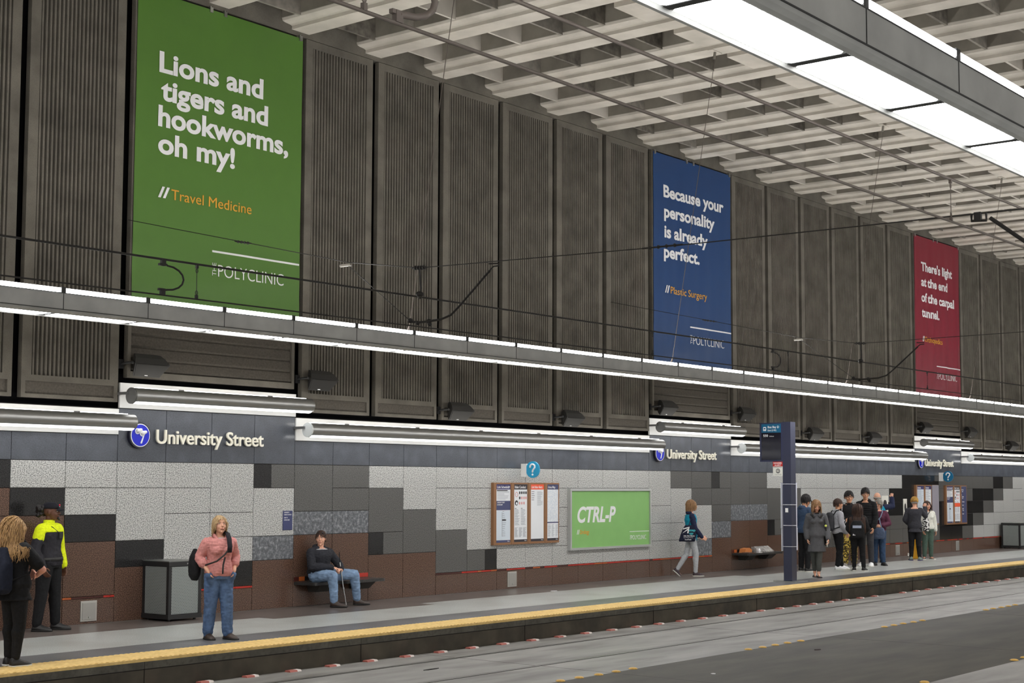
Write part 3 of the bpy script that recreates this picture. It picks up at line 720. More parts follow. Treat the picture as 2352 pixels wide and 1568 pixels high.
def perforated(name, cols):
    if name in MATS: return MATS[name]
    m = mat(name, cols[0], .45, .2); nt = m.node_tree; N = nt.nodes; L = nt.links
    tc = N.new('ShaderNodeTexCoord'); mp = N.new('ShaderNodeMapping'); mp.inputs['Scale'].default_value = (1,1,1)
    # staggered holes: distance to a hex grid
    def m_(op, a, b=None):
        n = N.new('ShaderNodeMath'); n.operation = op
        for i, v in enumerate((a, b)):
            if v is None: continue
            if isinstance(v, (int, float)): n.inputs[i].default_value = v
            else: L.new(v, n.inputs[i])
        return n.outputs[0]
    sp = N.new('ShaderNodeSeparateXYZ'); L.new(tc.outputs['Object'], sp.inputs[0])
    u = m_('MULTIPLY', m_('ADD', sp.outputs[0], sp.outputs[1]), 50.); v = m_('MULTIPLY', sp.outputs[2], 46.)
    row = m_('FLOOR', v); u2 = m_('ADD', u, m_('MULTIPLY', m_('MODULO', row, 2.), .5))
    fu = m_('SUBTRACT', m_('FRACT', u2), .5); fv = m_('SUBTRACT', m_('FRACT', v), .5)
    d = m_('ADD', m_('MULTIPLY', fu, fu), m_('MULTIPLY', fv, fv)); h = m_('LESS_THAN', d, .085)
    mx = N.new('ShaderNodeMix'); mx.data_type = 'RGBA'; L.new(h, mx.inputs[0]); mx.inputs[6].default_value = (*cols[0], 1); mx.inputs[7].default_value = (*cols[1], 1)
    L.new(mx.outputs[2], N['Principled BSDF'].inputs['Base Color']); return m
def litter_bin(x, y, label, w=.63, h=.905):
    t = thing('litter_bin', label, 'bin', (x, y, 0)); s = .035
    mb = MB()
    for a, b in ((0,0),(w-s*1.6,0),(0,w-s*1.6),(w-s*1.6,w-s*1.6)): mb.box((a, b, .03), (a+s*1.6, b+s*1.6, h-.07))
    mb.box((-.01,-.01,.03), (w+.01,w+.01,.10)); mb.box((.06,.06,.10), (w-.06,w-.06,h-.1)); mb.build('frame', M_blk, t)
    mb = MB(); mb.cbox((-.005,-.005,h-.08), (w+.005,w+.005,h-.012), .004); mb.build('lid_band', M_blk, t)
    mb = MB(); mb.box((0,0,h-.012), (w,w,h)); mb.build('top_plate', mat('bin_top', rgb(120,122,118), .35, .5), t)
    pm = perforated('perforated_grey', (rgb(150,156,154), rgb(44,46,46)))
    p0, p1 = s*1.6, w-s*1.6
    mb = MB(); mb.box((p0, .006, .105), (p1, .02, h-.085)); mb.build('perforated_panel', pm, t)
    mb = MB(); mb.box((.006, p0, .105), (.02, p1, h-.085)); mb.build('perforated_panel', pm, t)
    mb = MB(); mb.box((w-.02, p0, .105), (w-.006, p1, h-.085)); mb.build('perforated_panel', pm, t)
    for a in (.05, w-.09):
        for b in (.05, w-.09): mb = MB(); mb.disc((a+.02, b+.02, .015), (0,0,1), .022, .03, 12); mb.build('foot', M_blk, t)
    mb = MB(); mb.disc((w*.55, -.008, h-.045), (0,1,0), .012, .012, 12); mb.build('lock', M_steel, t)
    return t
litter_bin(.52, -.63, 'square grey perforated litter bin by the wall, left of the woman in pink')
litter_bin(36.07, -.73, 'far square grey litter bin at the right edge of the picture', .64, .86)
def hatch(x, label, w=.285, h=.30):
    t = thing('access_hatch', label, 'hatch', (x, 0, .04))
    mb = MB(); mb.cbox((0, -.016, 0), (w, .0, h), .003); mb.build('frame', mat('hatch_steel', rgb(188,186,180), .35, .5), t)
    mb = MB(); mb.cbox((.025, -.024, .025), (w-.025, -.016, h-.025), .003); mb.build('door', mat('hatch_door', rgb(172,170,165), .35, .5), t)
    mb = MB(); mb.disc((w/2, -.03, .06), (0,1,0), .014, .014, 12); mb.build('latch', M_steel, t)
hatch(-.60, 'small square steel hatch low in brown wall left of the near bin')
hatch(9.48, 'small square steel hatch low in brown wall below the Rider Conduct board')
hatch(27.8, 'small steel hatch low in wall behind the woman in black leggings', .28)
hatch(32.35, 'small steel hatch low in wall beneath the far boards', .25)

# ================================================================== SPEAKERS
def speaker(x, z, label):
    t = thing('wall_speaker', label, 'speaker', (x, 0, z))
    sec = [(-.06,.10),(-.12,.165),(-.20,.15),(-.27,.09),(-.33,.0),(-.17,-.19),(-.06,-.12)]
    wl = [.16,.20,.24,.28,.33,.25,.16]
    def ring(k): return [(.18+k*w_, y, zz) for (y, zz), w_ in zip(sec, wl)]
    mb = MB(); L0, R0 = ring(-1), ring(1); n = len(sec); vs = L0+R0
    fs = [(i,(i+1)%n,n+(i+1)%n,n+i) for i in range(n)]+[tuple(range(n))[::-1], tuple(range(n,2*n))]
    mb.add(vs, fs); mb.build('cabinet', M_blk2, t)
    # grille sits on the lower sloping face
    a, b = Vector((0,-.33,0)), Vector((0,-.17,-.19)); d = (b-a); nn = Vector((0,-.19,-.16)).normalized()*.008
    mb = MB(); pts = []
    for (f, w_) in ((.05,.32),(.95,.25)):
        p = a+d*f; pts += [(.18-w_+.012, p.y, p.z), (.18+w_-.012, p.y, p.z)]
    q = [Vector(p) for p in (pts[0], pts[1], pts[3], pts[2])]; vs = q+[v+nn for v in q]
    mb.add(vs, [(0,1,2,3),(7,6,5,4),(0,4,5,1),(1,5,6,2),(2,6,7,3),(3,7,4,0)]); mb.build('grille', mat('speaker_grille', rgb(46,45,43), .85), t)
    mb = MB(); c = a+d*.86+nn*1.4; mb.box((.12, c.y-.004, c.z-.006), (.18, c.y+.004, c.z+.006)); mb.build('badge', M_steel, t)
    mb = MB(); mb.tube([(-.16, .02, .0), (-.16, -.17, .01), (-.06, -.19, .02)], .020, 8); mb.box((-.21, -.0, -.07), (-.11, .03, .07)); mb.build('arm', M_blk, t)
    mb = MB(); mb.disc((-.10, -.19, .015), (1,0,0), .022, .03, 12); mb.build('pivot_bolt', mat('bolt_grey', rgb(130,130,130), .4, .7), t)
    return t
spk = [(.19, 3.90, 'black wall speaker at the left end of the green banner bay'), (3.86, 3.875, 'black wall speaker at the right end of the green banner bay'),
       (7.54, 3.49, 'black wall speaker above the left part of the long lamp in the middle'), (11.19, 3.49, 'black wall speaker above the four information boards'),
       (14.90, 3.87, 'black wall speaker at the left end of the blue banner bay'), (18.53, 3.87, 'black wall speaker at the right end of the blue banner bay'),
       (22.2, 3.48, 'black wall speaker just right of the bus bay display'), (25.83, 3.47, 'black wall speaker above the waiting crowd'),
       (29.5, 3.88, 'black wall speaker at the left end of the red banner bay'), (33.1, 3.85, 'black wall speaker at the right end of the red banner bay'),
       (36.8, 3.48, 'black wall speaker at the far right edge of the picture')]
s0 = speaker(*spk[0])
for x, z, l in spk[1:]:
    c = copy_tree(s0); c.location = (x, 0, z); c['label'] = l
for o in list(bpy.data.objects):
    if o.name.startswith('wall_speaker'): o['group'] = 'speakers along the wall'

# ================================================================== OVERHEAD WIRES
def wire(name, pts, r, label, cat='wire', m=None):
    mb = MB(); mb.tube(pts, r, 6); return tag(mb.build(name, m or M_litwire), label, cat)
wire('messenger_wire', [(-10.0, -5.72, 4.525), (52, -5.72, 4.60)], .013, 'upper dark overhead wire of the far track', m=M_dkwire)
wire('contact_wire', [(-10.0, -5.72, 4.125), (52, -5.72, 4.24)], .009, 'lower overhead wire of the far track just above the light channel', m=M_dkwire)
wire('messenger_wire', [(-12.0, -13.1, 5.15), (52, -13.1, 5.09)], .014, 'upper thick overhead wire of the near track under the ceiling')
wire('contact_wire', [(-12.0, -13.1, 4.735), (52, -13.1, 4.60)], .012, 'lower overhead wire of the near track under the ceiling')
def jumper(x, y, zt, zb, label, r=.011, m=M_dkwire, bul=.26):
    t = thing('jumper_loop', label, 'wire loop', (x, y, zb)); h = zt-zb
    mb = MB(); pts = [(.02, 0, h-.05), (.06, 0, h-.05)]
    for i in range(9):
        a = PI/2-PI*i/8; pts.append((.06+bul*math.cos(a)*.9, 0, h/2+(h/2-.06)*math.sin(a)))
    pts += [(.02, 0, .05)]
    mb.tube(pts, r, 7); mb.build('cable', m, t)
    for z in (0, h): mb = MB(); s_ = -1 if z else 1; mb.box((-.02,-.018, min(z, z+s_*.07)), (.035,.018, max(z, z+s_*.07))); mb.box((-.05,-.015, z+s_*.045), (.02,.015, z+s_*.07)); mb.build('clamp', m, t)
    return t
jumper(-3.73, -5.72, 4.53, 4.14, 'black curved jumper loop before the green banner')
jumper(10.02, -5.72, 4.55, 4.16, 'black curved jumper loop right of the blue banner')
jumper(-7.9, -13.1, 5.14, 4.73, 'thick curved jumper loop on the near wire at the top', .022, M_litwire, .3)
def dropper(x, y, zt, zb, label, m=M_dkwire):
    t = thing('wire_dropper', label, 'wire hanger', (x, y, zb)); h = zt-zb
    mb = MB(); mb.tube([(0,0,.05),(0,0,h-.05)], .004, 6); mb.build('rod', m, t)
    for z, s_ in ((0,1),(h,-1)):
        mb = MB(); mb.box((-.014,-.014,min(z,z+s_*.045)), (.014,.014,max(z,z+s_*.045))); mb.tube([(.016*math.cos(a*PI/5), 0, z+s_*.07+.025*math.sin(a*PI/5)) for a in range(11)], .004, 5, caps=False); mb.build('clamp', m, t)
dropper(-3.25, -5.72, 4.53, 4.14, 'thin hanger joining the two far wires before the green banner')
dropper(10.6, -5.72, 4.55, 4.16, 'thin hanger joining the two far wires right of the blue banner')
dropper(6.05, -5.72, 4.545, 4.15, 'thin hanger joining the two far wires left of the blue banner')
dropper(16.9, -5.72, 4.56, 4.17, 'thin hanger joining the two far wires before the red banner')
dropper(.2, -13.1, 5.14, 4.71, 'hanger joining the two near wires at upper right', M_litwire)
dropper(-8.17, -13.1, 5.145, 4.73, 'hanger on the near wires at the top edge', M_litwire)
def headspan(x, yw, label, near):
    """span wire across the tracks with steady arms"""
    t = thing('head_span', label, 'wire support', (x, 0, 0)); M = M_dkwire
    mid = (0, -5.87, 4.89)
    mb = MB(); mb.tube([(-.2, 0, 6.13), (0, -2.39, 5.58), (0, -4.57, 5.08), mid], .0065, 6); mb.build('span_wire', M, t)
    mb = MB(); mb.tube([mid, (0, -9.8, 4.80 if near else 4.93), (0, -13.8, 4.775 if near else 4.96), (0, -18, 4.9)], .0065, 6); mb.build('span_wire', M, t)
    def ins(a, b, r=.022):
        mb = MB(); a = Vector(a); b = Vector(b); n = 5
        mb.tube([a, b], r*.5, 6)
        for i in range(1, n): mb.disc(a+(b-a)*(i/n), b-a, r, .014, 10)
        mb.build('insulator', M, t)
    ins((0,-2.25,5.60), (0,-2.60,5.535)); ins((0,-5.75,4.90), (0,-6.0,4.885), .03); ins((0,-9.35,4.81 if near else 4.92), (0,-9.9,4.805 if near else 4.93))
    mb = MB(); mb.tube([mid, (0,-5.9,4.62), (.03,-5.86,4.54)], .012, 6); mb.ball((0,-5.88,4.545), (.06,.05,.04), 10, 8); mb.ball((.05,-5.84,4.52), .03, 8, 6); mb.build('hanger_clamp', M, t)
    mb = MB(); mb.tube([(0,-4.55,5.05), (0,-5.70,4.22)], .005, 6); mb.build('guy_wire', M, t)
    mb = MB(); mb.box((-.02,-4.62,5.03), (.02,-4.42,5.06)); mb.build('turnbuckle', mat('pale_metal', rgb(140,136,128), .4, .5), t)
    mb = MB(); mb.tube([(0,-5.68,4.20), (0,-5.9,4.175), (0,-6.25,4.19), (0,-6.42,4.235), (0,-6.55,4.33), (0,-7.07,4.76)], .015, 8); mb.build('steady_arm', M, t)
    mb = MB()
    for p, r in (((0,-5.72,4.21),.035), ((0,-5.85,4.17),.03), ((.03,-6.02,4.18),.038), ((0,-6.06,4.14),.03)): mb.ball(p, r, 8, 6)
    mb.build('arm_clamp', M, t)
    mb = MB(); mb.tube([(0,-7.05,4.75), (0,-7.12,4.80), (0,-7.2,4.80), (0,-7.2,4.83), (0,-7.05,4.84)], .010, 6); mb.build('end_shackle', M, t)
    if near:
        mb = MB(); mb.tube([(0,-13.46,4.72), (0,-13.8,4.45), (0,-14.1,4.30)], .020, 8); mb.build('steady_arm', M, t)
        mb = MB(); mb.tube([(0,-13.27,4.775), (0,-13.27,4.71), (0,-13.42,4.70), (0,-13.42,4.775)], .014, 6); mb.box((-.02,-13.37,4.70), (.02,-13.3,4.79)); mb.build('end_shackle', M, t)
headspan(.3, 0, 'span wire with steady arm crossing the tracks right of the green banner', True)
headspan(13.3, 0, 'span wire with steady arm crossing the tracks left of the red banner', False)
wire('guy_wire', [(9.2, 0.0, 6.15), (14.0, -2.2, 5.55), (13.3, -5.87, 4.9)], .004, 'thin guy wire crossing the lower part of the blue banner') if False else None
wire('guy_wire', [(12.98, -.02, 6.15), (13.3, -2.85, 5.53)], .006, 'thin wire anchored on the wall left of the blue banner') if False else None
for i, (x, lab) in enumerate(((1.97, 'left of the ribbed middle bays'), (9.074, 'before the blue banner'), (16.182, 'before the red banner'), (23.237, 'at the right edge'))):
    t = thing('suspension_cable', 'thin steel cable from ceiling plate to light channel, %s' % lab, 'cable', (x, -5.12, 9.94))
    mb = MB(); mb.tube([(0,0,-.12), (0,.95,-5.6)], .006, 6); mb.build('cable', M_litwire, t)
    mb = MB(); mb.box((-.17,-.05,-.012), (.17,.05,0)); mb.build('ceiling_plate', M_ceil, t)
    mb = MB(); mb.tube([(0,0,-.01),(0,.02,-.14)], .025, 8); mb.build('socket', mat('pale_metal', rgb(140,136,128), .4, .5), t)
    mb = MB(); mb.tube([(0,.94,-5.55), (0,.97,-5.62)], .016, 6); mb.build('lower_clamp', M_litwire, t)

# ================================================================== TRACKWAY MARKERS
M_dash = mat('block_white', rgb(214,204,200), .5); M_dashr = mat('block_red', rgb(168,96,86), .5)
def kerb_block():
    mb = MB(); mb.prism([(-.055,0),(.055,0),(.04,.022),(-.04,.022)], 'x', -.10, .03, 0); mb.prism([(-.055,0),(.055,0),(.04,.022),(-.04,.022)], 'x', .03, .10, 1)
    return mb.build('kerb_reflector', [M_dashr, M_dash])
k0 = kerb_block(); n = 0; x = -2.6
xs = []
while x < 32:
    if abs(x-17.75) > .3: xs.append(x)
    x += .727
for i, xx in enumerate(xs):
    o = k0 if i == 0 else k0.copy()
    if i: C.objects.link(o)
    o.location = (xx, -4.36+.01*math.sin(i*1.7), -.3545)
    tag(o, 'red and white reflector block at the foot of the far platform face', 'reflector', 'reflector blocks along the platform foot')
mb = MB(); vs = []
rings = [[(.062*math.cos(2*PI*k/20)*q, .062*math.sin(2*PI*k/20)*q, z) for k in range(20)] for q, z in ((1,0),(.93,.008),(.7,.017),(.35,.021),(.02,.022))]
mb.loft(rings); d0 = mb.build('lane_button', noisy('button_yellow', [(.3, rgb(206,158,66)), (.7, rgb(232,196,112))], 30, 4, .5))
first = True
def button(x, y, lab, grp):
    global first
    o = d0 if first else d0.copy()
    if not first: C.objects.link(o)
    first = False
    o.location = (x, y, -.3545); tag(o, lab, 'lane marker', grp)
for gi, gx in enumerate((-3.63, 1.05, 5.73, 10.41, 15.09, 19.77, 24.45)):
    for j in range(5): button(gx+.405*j, -7.62+.008*((j*7+gi) % 3), 'yellow round button in dashed row between the far track and the middle lane', 'yellow buttons beside the far track')
for gi, gx in enumerate((2.27, 6.95, 11.6)):
    for j in range(5): button(gx+.40*j, -11.15, 'yellow round button in dashed row at lower right of middle lane', 'yellow buttons beside the near track')
def scrap(name, x, y, z, r, m, lab, cat='litter', ry=None):
    mb = MB(); r_ = random.Random(int(x*10)); n = 9
    ring = [(r*(.7+.5*r_.random())*math.cos(2*PI*k/n), (ry or r)*(.7+.5*r_.random())*math.sin(2*PI*k/n)) for k in range(n)]
    mb.prism(ring, 'z', 0, .008); o = mb.build(name, m); o.location = (x, y, z); tag(o, lab, cat)
scrap('paper_scrap', 9.62, -1.05, .001, .09, M_whitee, 'white paper scrap on the platform below the boards', ry=.05)
scrap('paper_scrap', 2.9, -8.7, -.3545, .03, M_whitee, 'tiny white scrap on the middle lane at the bottom')
scrap('skid_rubber', .9, -5.6, -.3545, .16, mat('rubber_black', rgb(30,28,28), .8), 'black curled rubber strip between the far rails', ry=.03)
scrap('leaf_litter', 6.4, -8.4, -.3545, .08, mat('dark_leaf', rgb(46,34,34), .8), 'dark dead leaf on the middle lane', ry=.04)
def cone():
    t = thing('wet_floor_sign', 'bright yellow folding floor sign behind the woman in black leggings', 'floor sign', (27.25, -.85, 0), math.radians(-66))
    m = mat('sign_yellow', rgb(240,176,14), .45)
    for s_ in (-1, 1):
        mb = MB(); mb.add([(-.11, s_*.13, 0), (.11, s_*.13, 0), (.03, s_*.012, .66), (-.03, s_*.012, .66), (-.11, s_*.115, 0), (.11, s_*.115, 0), (.03, 0, .66), (-.03, 0, .66)],
            [(0,1,2,3),(7,6,5,4),(0,4,5,1),(1,5,6,2),(2,6,7,3),(3,7,4,0)]); mb.build('sign_panel', m, t)
    mb = MB(); mb.tube([(-.04,0,.66),(-.03,0,.71),(.03,0,.71),(.04,0,.66)], .012, 8); mb.build('handle', m, t)
cone()
mb = MB(); mb.tube([(0,0,.02),(.06,.02,.10),(.16,.04,.07),(.28,.03,.02)], .022, 8); o = mb.build('cloth_rag', mat('rag_white', rgb(196,192,186), .8)); o.location = (27.9, -.35, 0); tag(o, 'small pale rag lying at the wall foot behind the far women', 'rag')
# ================================================================== PEOPLE
from mathutils import noise as mnoise, Euler
def remesh(mb, voxel, smooth=3, folds=None):
    me = mb.mesh('tmp', [M_blk])
    o = bpy.data.objects.new('tmp', me); C.objects.link(o)
    r = o.modifiers.new('r', 'REMESH'); r.mode = 'VOXEL'; r.voxel_size = voxel
    if smooth: s = o.modifiers.new('s', 'SMOOTH'); s.iterations = smooth; s.factor = .5
    bpy.context.view_layer.update()
    dg = bpy.context.evaluated_depsgraph_get()
    out = bpy.data.meshes.new_from_object(o.evaluated_get(dg))
    bpy.data.objects.remove(o); bpy.data.meshes.remove(me)
    if folds:
        amp, fr = folds[0], folds[1]; st = Vector(folds[2]) if len(folds) > 2 else Vector((1,1,1)); off = Vector((rnd.random()*9, rnd.random()*9, 0))
        ns = [v.normal.copy() for v in out.vertices]
        for v, n in zip(out.vertices, ns):
            q = Vector((v.co.x*st.x, v.co.y*st.y, v.co.z*st.z))*fr+off
            f = mnoise.noise(q); f2 = mnoise.noise(q*2.1+Vector((3,1,2)))
            v.co += n*amp*((1-2*abs(f))*.8+f2*.5)
    out.polygons.foreach_set('use_smooth', [True]*len(out.polygons))
    return out
def obj_mesh(name, me, m, parent):
    me.name = name; me.materials.clear()
    for q in (m if isinstance(m, (list, tuple)) else [m]): me.materials.append(q)
    o = bpy.data.objects.new(name, me); C.objects.link(o); o.parent = parent; return o
def fabric(name, c, rough=.85, bs=26, bump=.35, var=.14, sc=40):
    return noisy('fabric_'+name, [(.3, tuple(x*(1-var) for x in c)), (.7, tuple(min(1, x*(1+var)) for x in c))], sc, 5, rough, bump=bump, bscale=bs, dist=.012, spec=.25)
def skinm(name, c): return noisy('skin_'+name, [(.3, tuple(x*.94 for x in c)), (.7, c)], 30, 3, .5, spec=.35)
SK_fair = skinm('fair', rgb(222,168,142)); SK_tan = skinm('tan', rgb(206,154,122)); SK_dark = skinm('dark', rgb(98,64,48)); SK_pink = skinm('pink', rgb(226,162,140))
def hairm(name, c, c2): return noisy('hair_'+name, [(.35, c), (.65, c2)], 90, 3, .5, stretch=(1,1,.12), spec=.4)
H_black = hairm('black', rgb(20,18,18), rgb(40,36,36)); H_dkbrown = hairm('dark_brown', rgb(40,26,20), rgb(76,52,40)); H_blond = hairm('dark_blond', rgb(124,92,58), rgb(188,150,100))
H_lblond = hairm('light_blond', rgb(150,122,88), rgb(206,178,134)); H_brown = hairm('brown', rgb(112,82,56), rgb(166,128,90)); H_grey = hairm('grey', rgb(104,98,92), rgb(172,166,158)); H_gold = hairm('yellow_dyed', rgb(150,110,40), rgb(206,164,80))
M_eyew = mat('eye_white', rgb(226,222,216), .2); M_iris = mat('iris', rgb(44,34,28), .2); M_lip = mat('lips', rgb(176,98,92), .5); M_lipd = mat('lips_dark', rgb(96,54,48), .5); M_teeth = mat('teeth', rgb(232,228,218), .3)
M_glass_f = mat('glasses_frame', rgb(40,36,36), .4)

PROF = [(0,.074,.058),(.14,.093,.068),(.26,.086,.062),(.42,.073,.054),(.56,.080,.058),(.72,.093,.066),(.84,.097,.058),(.92,.078,.047),(1.0,.040,.037)]
def prof(t):
    for (a, x0, y0), (b, x1, y1) in zip(PROF, PROF[1:]):
        if t <= b:
            f = max(0, (t-a)/(b-a)); return x0+(x1-x0)*f, y0+(y1-y0)*f
    return PROF[-1][1:]
class Person:
    def __init__(s, label, x, y, phi, H, skin, J=None, head=(0,0), build=(1.,1.), twist=0., z=0., vox=.0075, foot=None, lift=None, hs=1.10):
        s.H = H; s.skin = skin; s.vox = vox; s.b = build; s.twist = math.radians(twist)
        s.root = thing('person', label, 'person', (x, y, z), math.radians(phi+90))
        j = dict(pelvis=(0,0,.50), neck=(0,.006,.838), head=(0,-.012,.930), lsh=(.100,.004,.788), rsh=(-.100,.004,.788), lel=(.128,.014,.635), rel=(-.128,.014,.635),
                 lwr=(.130,-.03,.492), rwr=(-.130,-.03,.492), lhip=(.050,0,.515), rhip=(-.050,0,.515), lkn=(.054,-.006,.285), rkn=(-.054,-.006,.285), lan=(.058,.012,.048), ran=(-.058,.012,.048))
        j.update(J or {})
        s.j = {k: Vector(v)*H for k, v in j.items()}
        s.hm = Matrix.Translation(s.j['head']) @ Euler((math.radians(head[1]), 0, math.radians(head[0])), 'XYZ').to_matrix().to_4x4() @ Matrix.Scale(H*hs, 4); s.hs = hs
        s.foot = foot or {'l': 8, 'r': -8}; s.lift = lift or {}
        s.hands = {}
    def hp(s, p): return s.hm @ Vector(p)
    def rings(s, t0, t1, inf, n=20, k=14, flare=0.):
        out = []; H = s.H; a, b = s.j['pelvis'], s.j['neck']
        for i in range(k+1):
            t = t0+(t1-t0)*i/k
            rx, ry = prof(max(0, t)); rx *= s.b[0]; ry *= s.b[1]
            if t < 0: rx += -t*flare; ry += -t*flare
            c = a.lerp(b, t); 
            if t < 0: c = a+Vector((0,0,t*(b.z-a.z)))
            tw = s.twist*max(0, t); ca, sa = math.cos(tw), math.sin(tw)
            ring = []
            for q in range(n):
                an = 2*PI*q/n; u = (rx*H+inf)*math.copysign(abs(math.cos(an))**.85, math.cos(an)); v = (ry*H+inf)*math.copysign(abs(math.sin(an))**.85, math.sin(an))
                ring.append((c.x+u*ca-v*sa, c.y+u*sa+v*ca, c.z))
            out.append(ring)
        return out
    def make_body(s, hands=None):
        H = s.H; mb = MB(); j = s.j
        mb.loft(s.rings(0, 1, -.008)[::1])
        mb.cone(j['neck']-Vector((0,0,.02*H)), s.hp((0,.014,-.04)), .032*H, .029*H)
        R = s.hm.to_3x3()
        def hb(c, r): mb.ball(s.hp(c), tuple(q*s.H*s.hs for q in r), 16, 12, rot=(R.normalized() if False else s.hm.to_quaternion().to_matrix()))
        H = s.H*s.hs
        hb((0,.008,.012), (.0425,.053,.052)); hb((0,-.014,-.012), (.037,.036,.049)); hb((0,-.021,-.042), (.025,.026,.021)); hb((0,-.041,-.054), (.012,.009,.009))
        for q in (-1, 1):
            hb((q*.018,-.032,-.018), (.016,.016,.016)); hb((q*.0435,.006,-.006), (.005,.011,.017))
        hb((0,-.044,.014), (.027,.008,.0075)); hb((0,-.047,-.032), (.014,.008,.009))
        mb.cone(s.hp((0,-.049,.004)), s.hp((0,-.0595,-.014)), .0045*H, .0072*H, 8); hb((0,-.052,-.017), (.0095,.007,.005))
        H = s.H
        for sd in 'lr':
            mb.cone(j[sd+'sh'], j[sd+'el'], .030*H, .0235*H); mb.cone(j[sd+'el'], j[sd+'wr'], .0235*H, .0155*H)
            mb.cone(j[sd+'hip'], j[sd+'kn'], .050*H*s.b[0], .033*H); kn, an = j[sd+'kn'], j[sd+'an']; mb.cone(kn, an, .032*H, .021*H); mb.cone(kn.lerp(an,.18)+Vector((0,.012*H,0)), kn.lerp(an,.5), .031*H, .024*H)
            fd = s.fdir(sd); mb.cone(an-Vector((0,0,.012*H)), an+fd*.07*H-Vector((0,0,.029*H)), .017*H, .009*H)
            s.hand(mb, sd, (hands or {}).get(sd))
        me = remesh(mb, s.vox, 2)
        obj_mesh('body', me, s.skin, s.root)
    def fdir(s, sd):
        a = math.radians(s.foot.get(sd, 0)); l = math.radians(s.lift.get(sd, 0))
        return Vector((math.sin(a)*math.cos(l), -math.cos(a)*math.cos(l), -math.sin(l)))
    def hand(s, mb, sd, spec):
        """spec: (palm normal hint, curl 0..1, spread) ; fingers go on along the forearm"""
        H = s.H; j = s.j; w = j[sd+'wr']; d = (w-j[sd+'el']).normalized()
        nrm, curl = (spec[0], spec[1]) if spec else (Vector((-1 if sd == 'l' else 1, 0, 0)), .35)
        if spec and len(spec) > 2 and spec[2]: d = Vector(spec[2]).normalized()
        nrm = Vector(nrm); nrm = (nrm-d*nrm.dot(d)).normalized(); sidev = d.cross(nrm)
        if (sidev.dot(Vector((0,-1,0))) < 0): sidev = -sidev                # toward the thumb
        a = w; b = w+d*.052*H
        for q in (-1, -.33, .33, 1): mb.cone(a+sidev*q*.010*H, b+sidev*q*.017*H, .0085*H, .0068*H, 8)
        for i, q in enumerate((1, .36, -.3, -.95)):
            L = (.040, .045, .042, .033)[i]*H; base = b+sidev*q*.018*H
            d1 = (d*math.cos(curl*1.1)+nrm*math.sin(curl*1.1)+sidev*q*.10).normalized(); m = base+d1*L*.5
            d2 = (d*math.cos(curl*2.4)+nrm*math.sin(curl*2.4)).normalized(); e = m+d2*L*.55
            mb.cone(base, m, .0058*H, .0052*H, 8); mb.cone(m, e, .0052*H, .0044*H, 8)
        tb = w+d*.016*H+sidev*.016*H; td = (d*.65+sidev*.75+nrm*.3).normalized(); tm = tb+td*.024*H; te = tm+(d*.85+nrm*.5).normalized()*.02*H
        mb.cone(tb, tm, .0075*H, .006*H, 8); mb.cone(tm, te, .006*H, .005*H, 8)
        s.hands[sd] = b
    def face(s, iris=None, brow=None, lip=None, smile=False, glasses=None, squint=.78):
        H = s.H*s.hs; q_ = s.hm.to_quaternion().to_matrix()
        for q in (-1, 1):
            mb = MB(); mb.ball(s.hp((q*.0175,-.0452,.0035)), (.0072*H,.005*H,.0042*H*squint), 12, 8, 0, q_); mb.ball(s.hp((q*.0175,-.0488,.0035)), (.0032*H,.002*H,.0034*H*squint), 10, 6, 1, q_)
            mb.build('eye', [M_eyew, iris or M_iris], s.root)
            mb = MB(); mb.cone(s.hp((q*.008,-.0510,.0150)), s.hp((q*.018,-.0500,.0168)), .0017*H, .0019*H, 6); mb.cone(s.hp((q*.018,-.0500,.0168)), s.hp((q*.028,-.045,.0145)), .0023*H, .0014*H, 6)
            mb.build('eyebrow', brow or H_dkbrown, s.root)
        mb = MB(); up = .004 if smile else -.001
        pts = [s.hp((x, -.0545+abs(x)*.28, -.034+up*(abs(x)/.014)**2)) for x in (-.014,-.007,0,.007,.014)]
        mb.tube(pts, [.0012*H,.0028*H,.0032*H,.0028*H,.0012*H], 8, 0)
        if smile: mb.tube([p+s.hm.to_3x3() @ Vector((0,-.0012,-.0004)) for p in pts[1:4]], .0016*H, 6, 1)
        mb.build('mouth', [lip or M_lip, M_teeth], s.root)
        if glasses:
            mb = MB()
            for q in (-1, 1):
                mb.tube([s.hp((q*.0185+.0125*math.cos(a*PI/8), -.0545, .003+.0105*math.sin(a*PI/8))) for a in range(17)], .0013*H, 5, caps=False)
                mb.tube([s.hp((q*.031,-.0535,.005)), s.hp((q*.0445,-.02,.006)), s.hp((q*.046,.008,.004))], .0011*H, 5)
            mb.tube([s.hp((-.006,-.0555,.005)), s.hp((.006,-.0555,.005))], .0013*H, 5); mb.build('glasses', glasses, s.root)
    # ---- clothes
    def cloth(s, name, m, torso=None, sleeves=None, legs=None, extra=None, vox=None, folds=(.006, 13, (.8,.8,1.7)), smooth=4, bust=0., belly=0., flare=0.):
        H = s.H; mb = MB(); j = s.j
        if torso: mb.loft(s.rings(torso[0], torso[1], torso[2], flare=flare))
        if bust:
            c = s.j['pelvis'].lerp(s.j['neck'], .66); tw = s.twist*.7
            for q in (-1, 1): mb.ball(c+Matrix.Rotation(tw,3,'Z') @ Vector((q*.042*H, -.050*H*s.b[1], 0)), (.042*H*bust,.040*H*bust,.042*H*bust), 14, 10)
        if belly:
            c = s.j['pelvis'].lerp(s.j['neck'], .36); mb.ball(c+Vector((0,-.028*H,0)), (.075*H*belly*s.b[0],.055*H*belly,.085*H*belly), 16, 12)
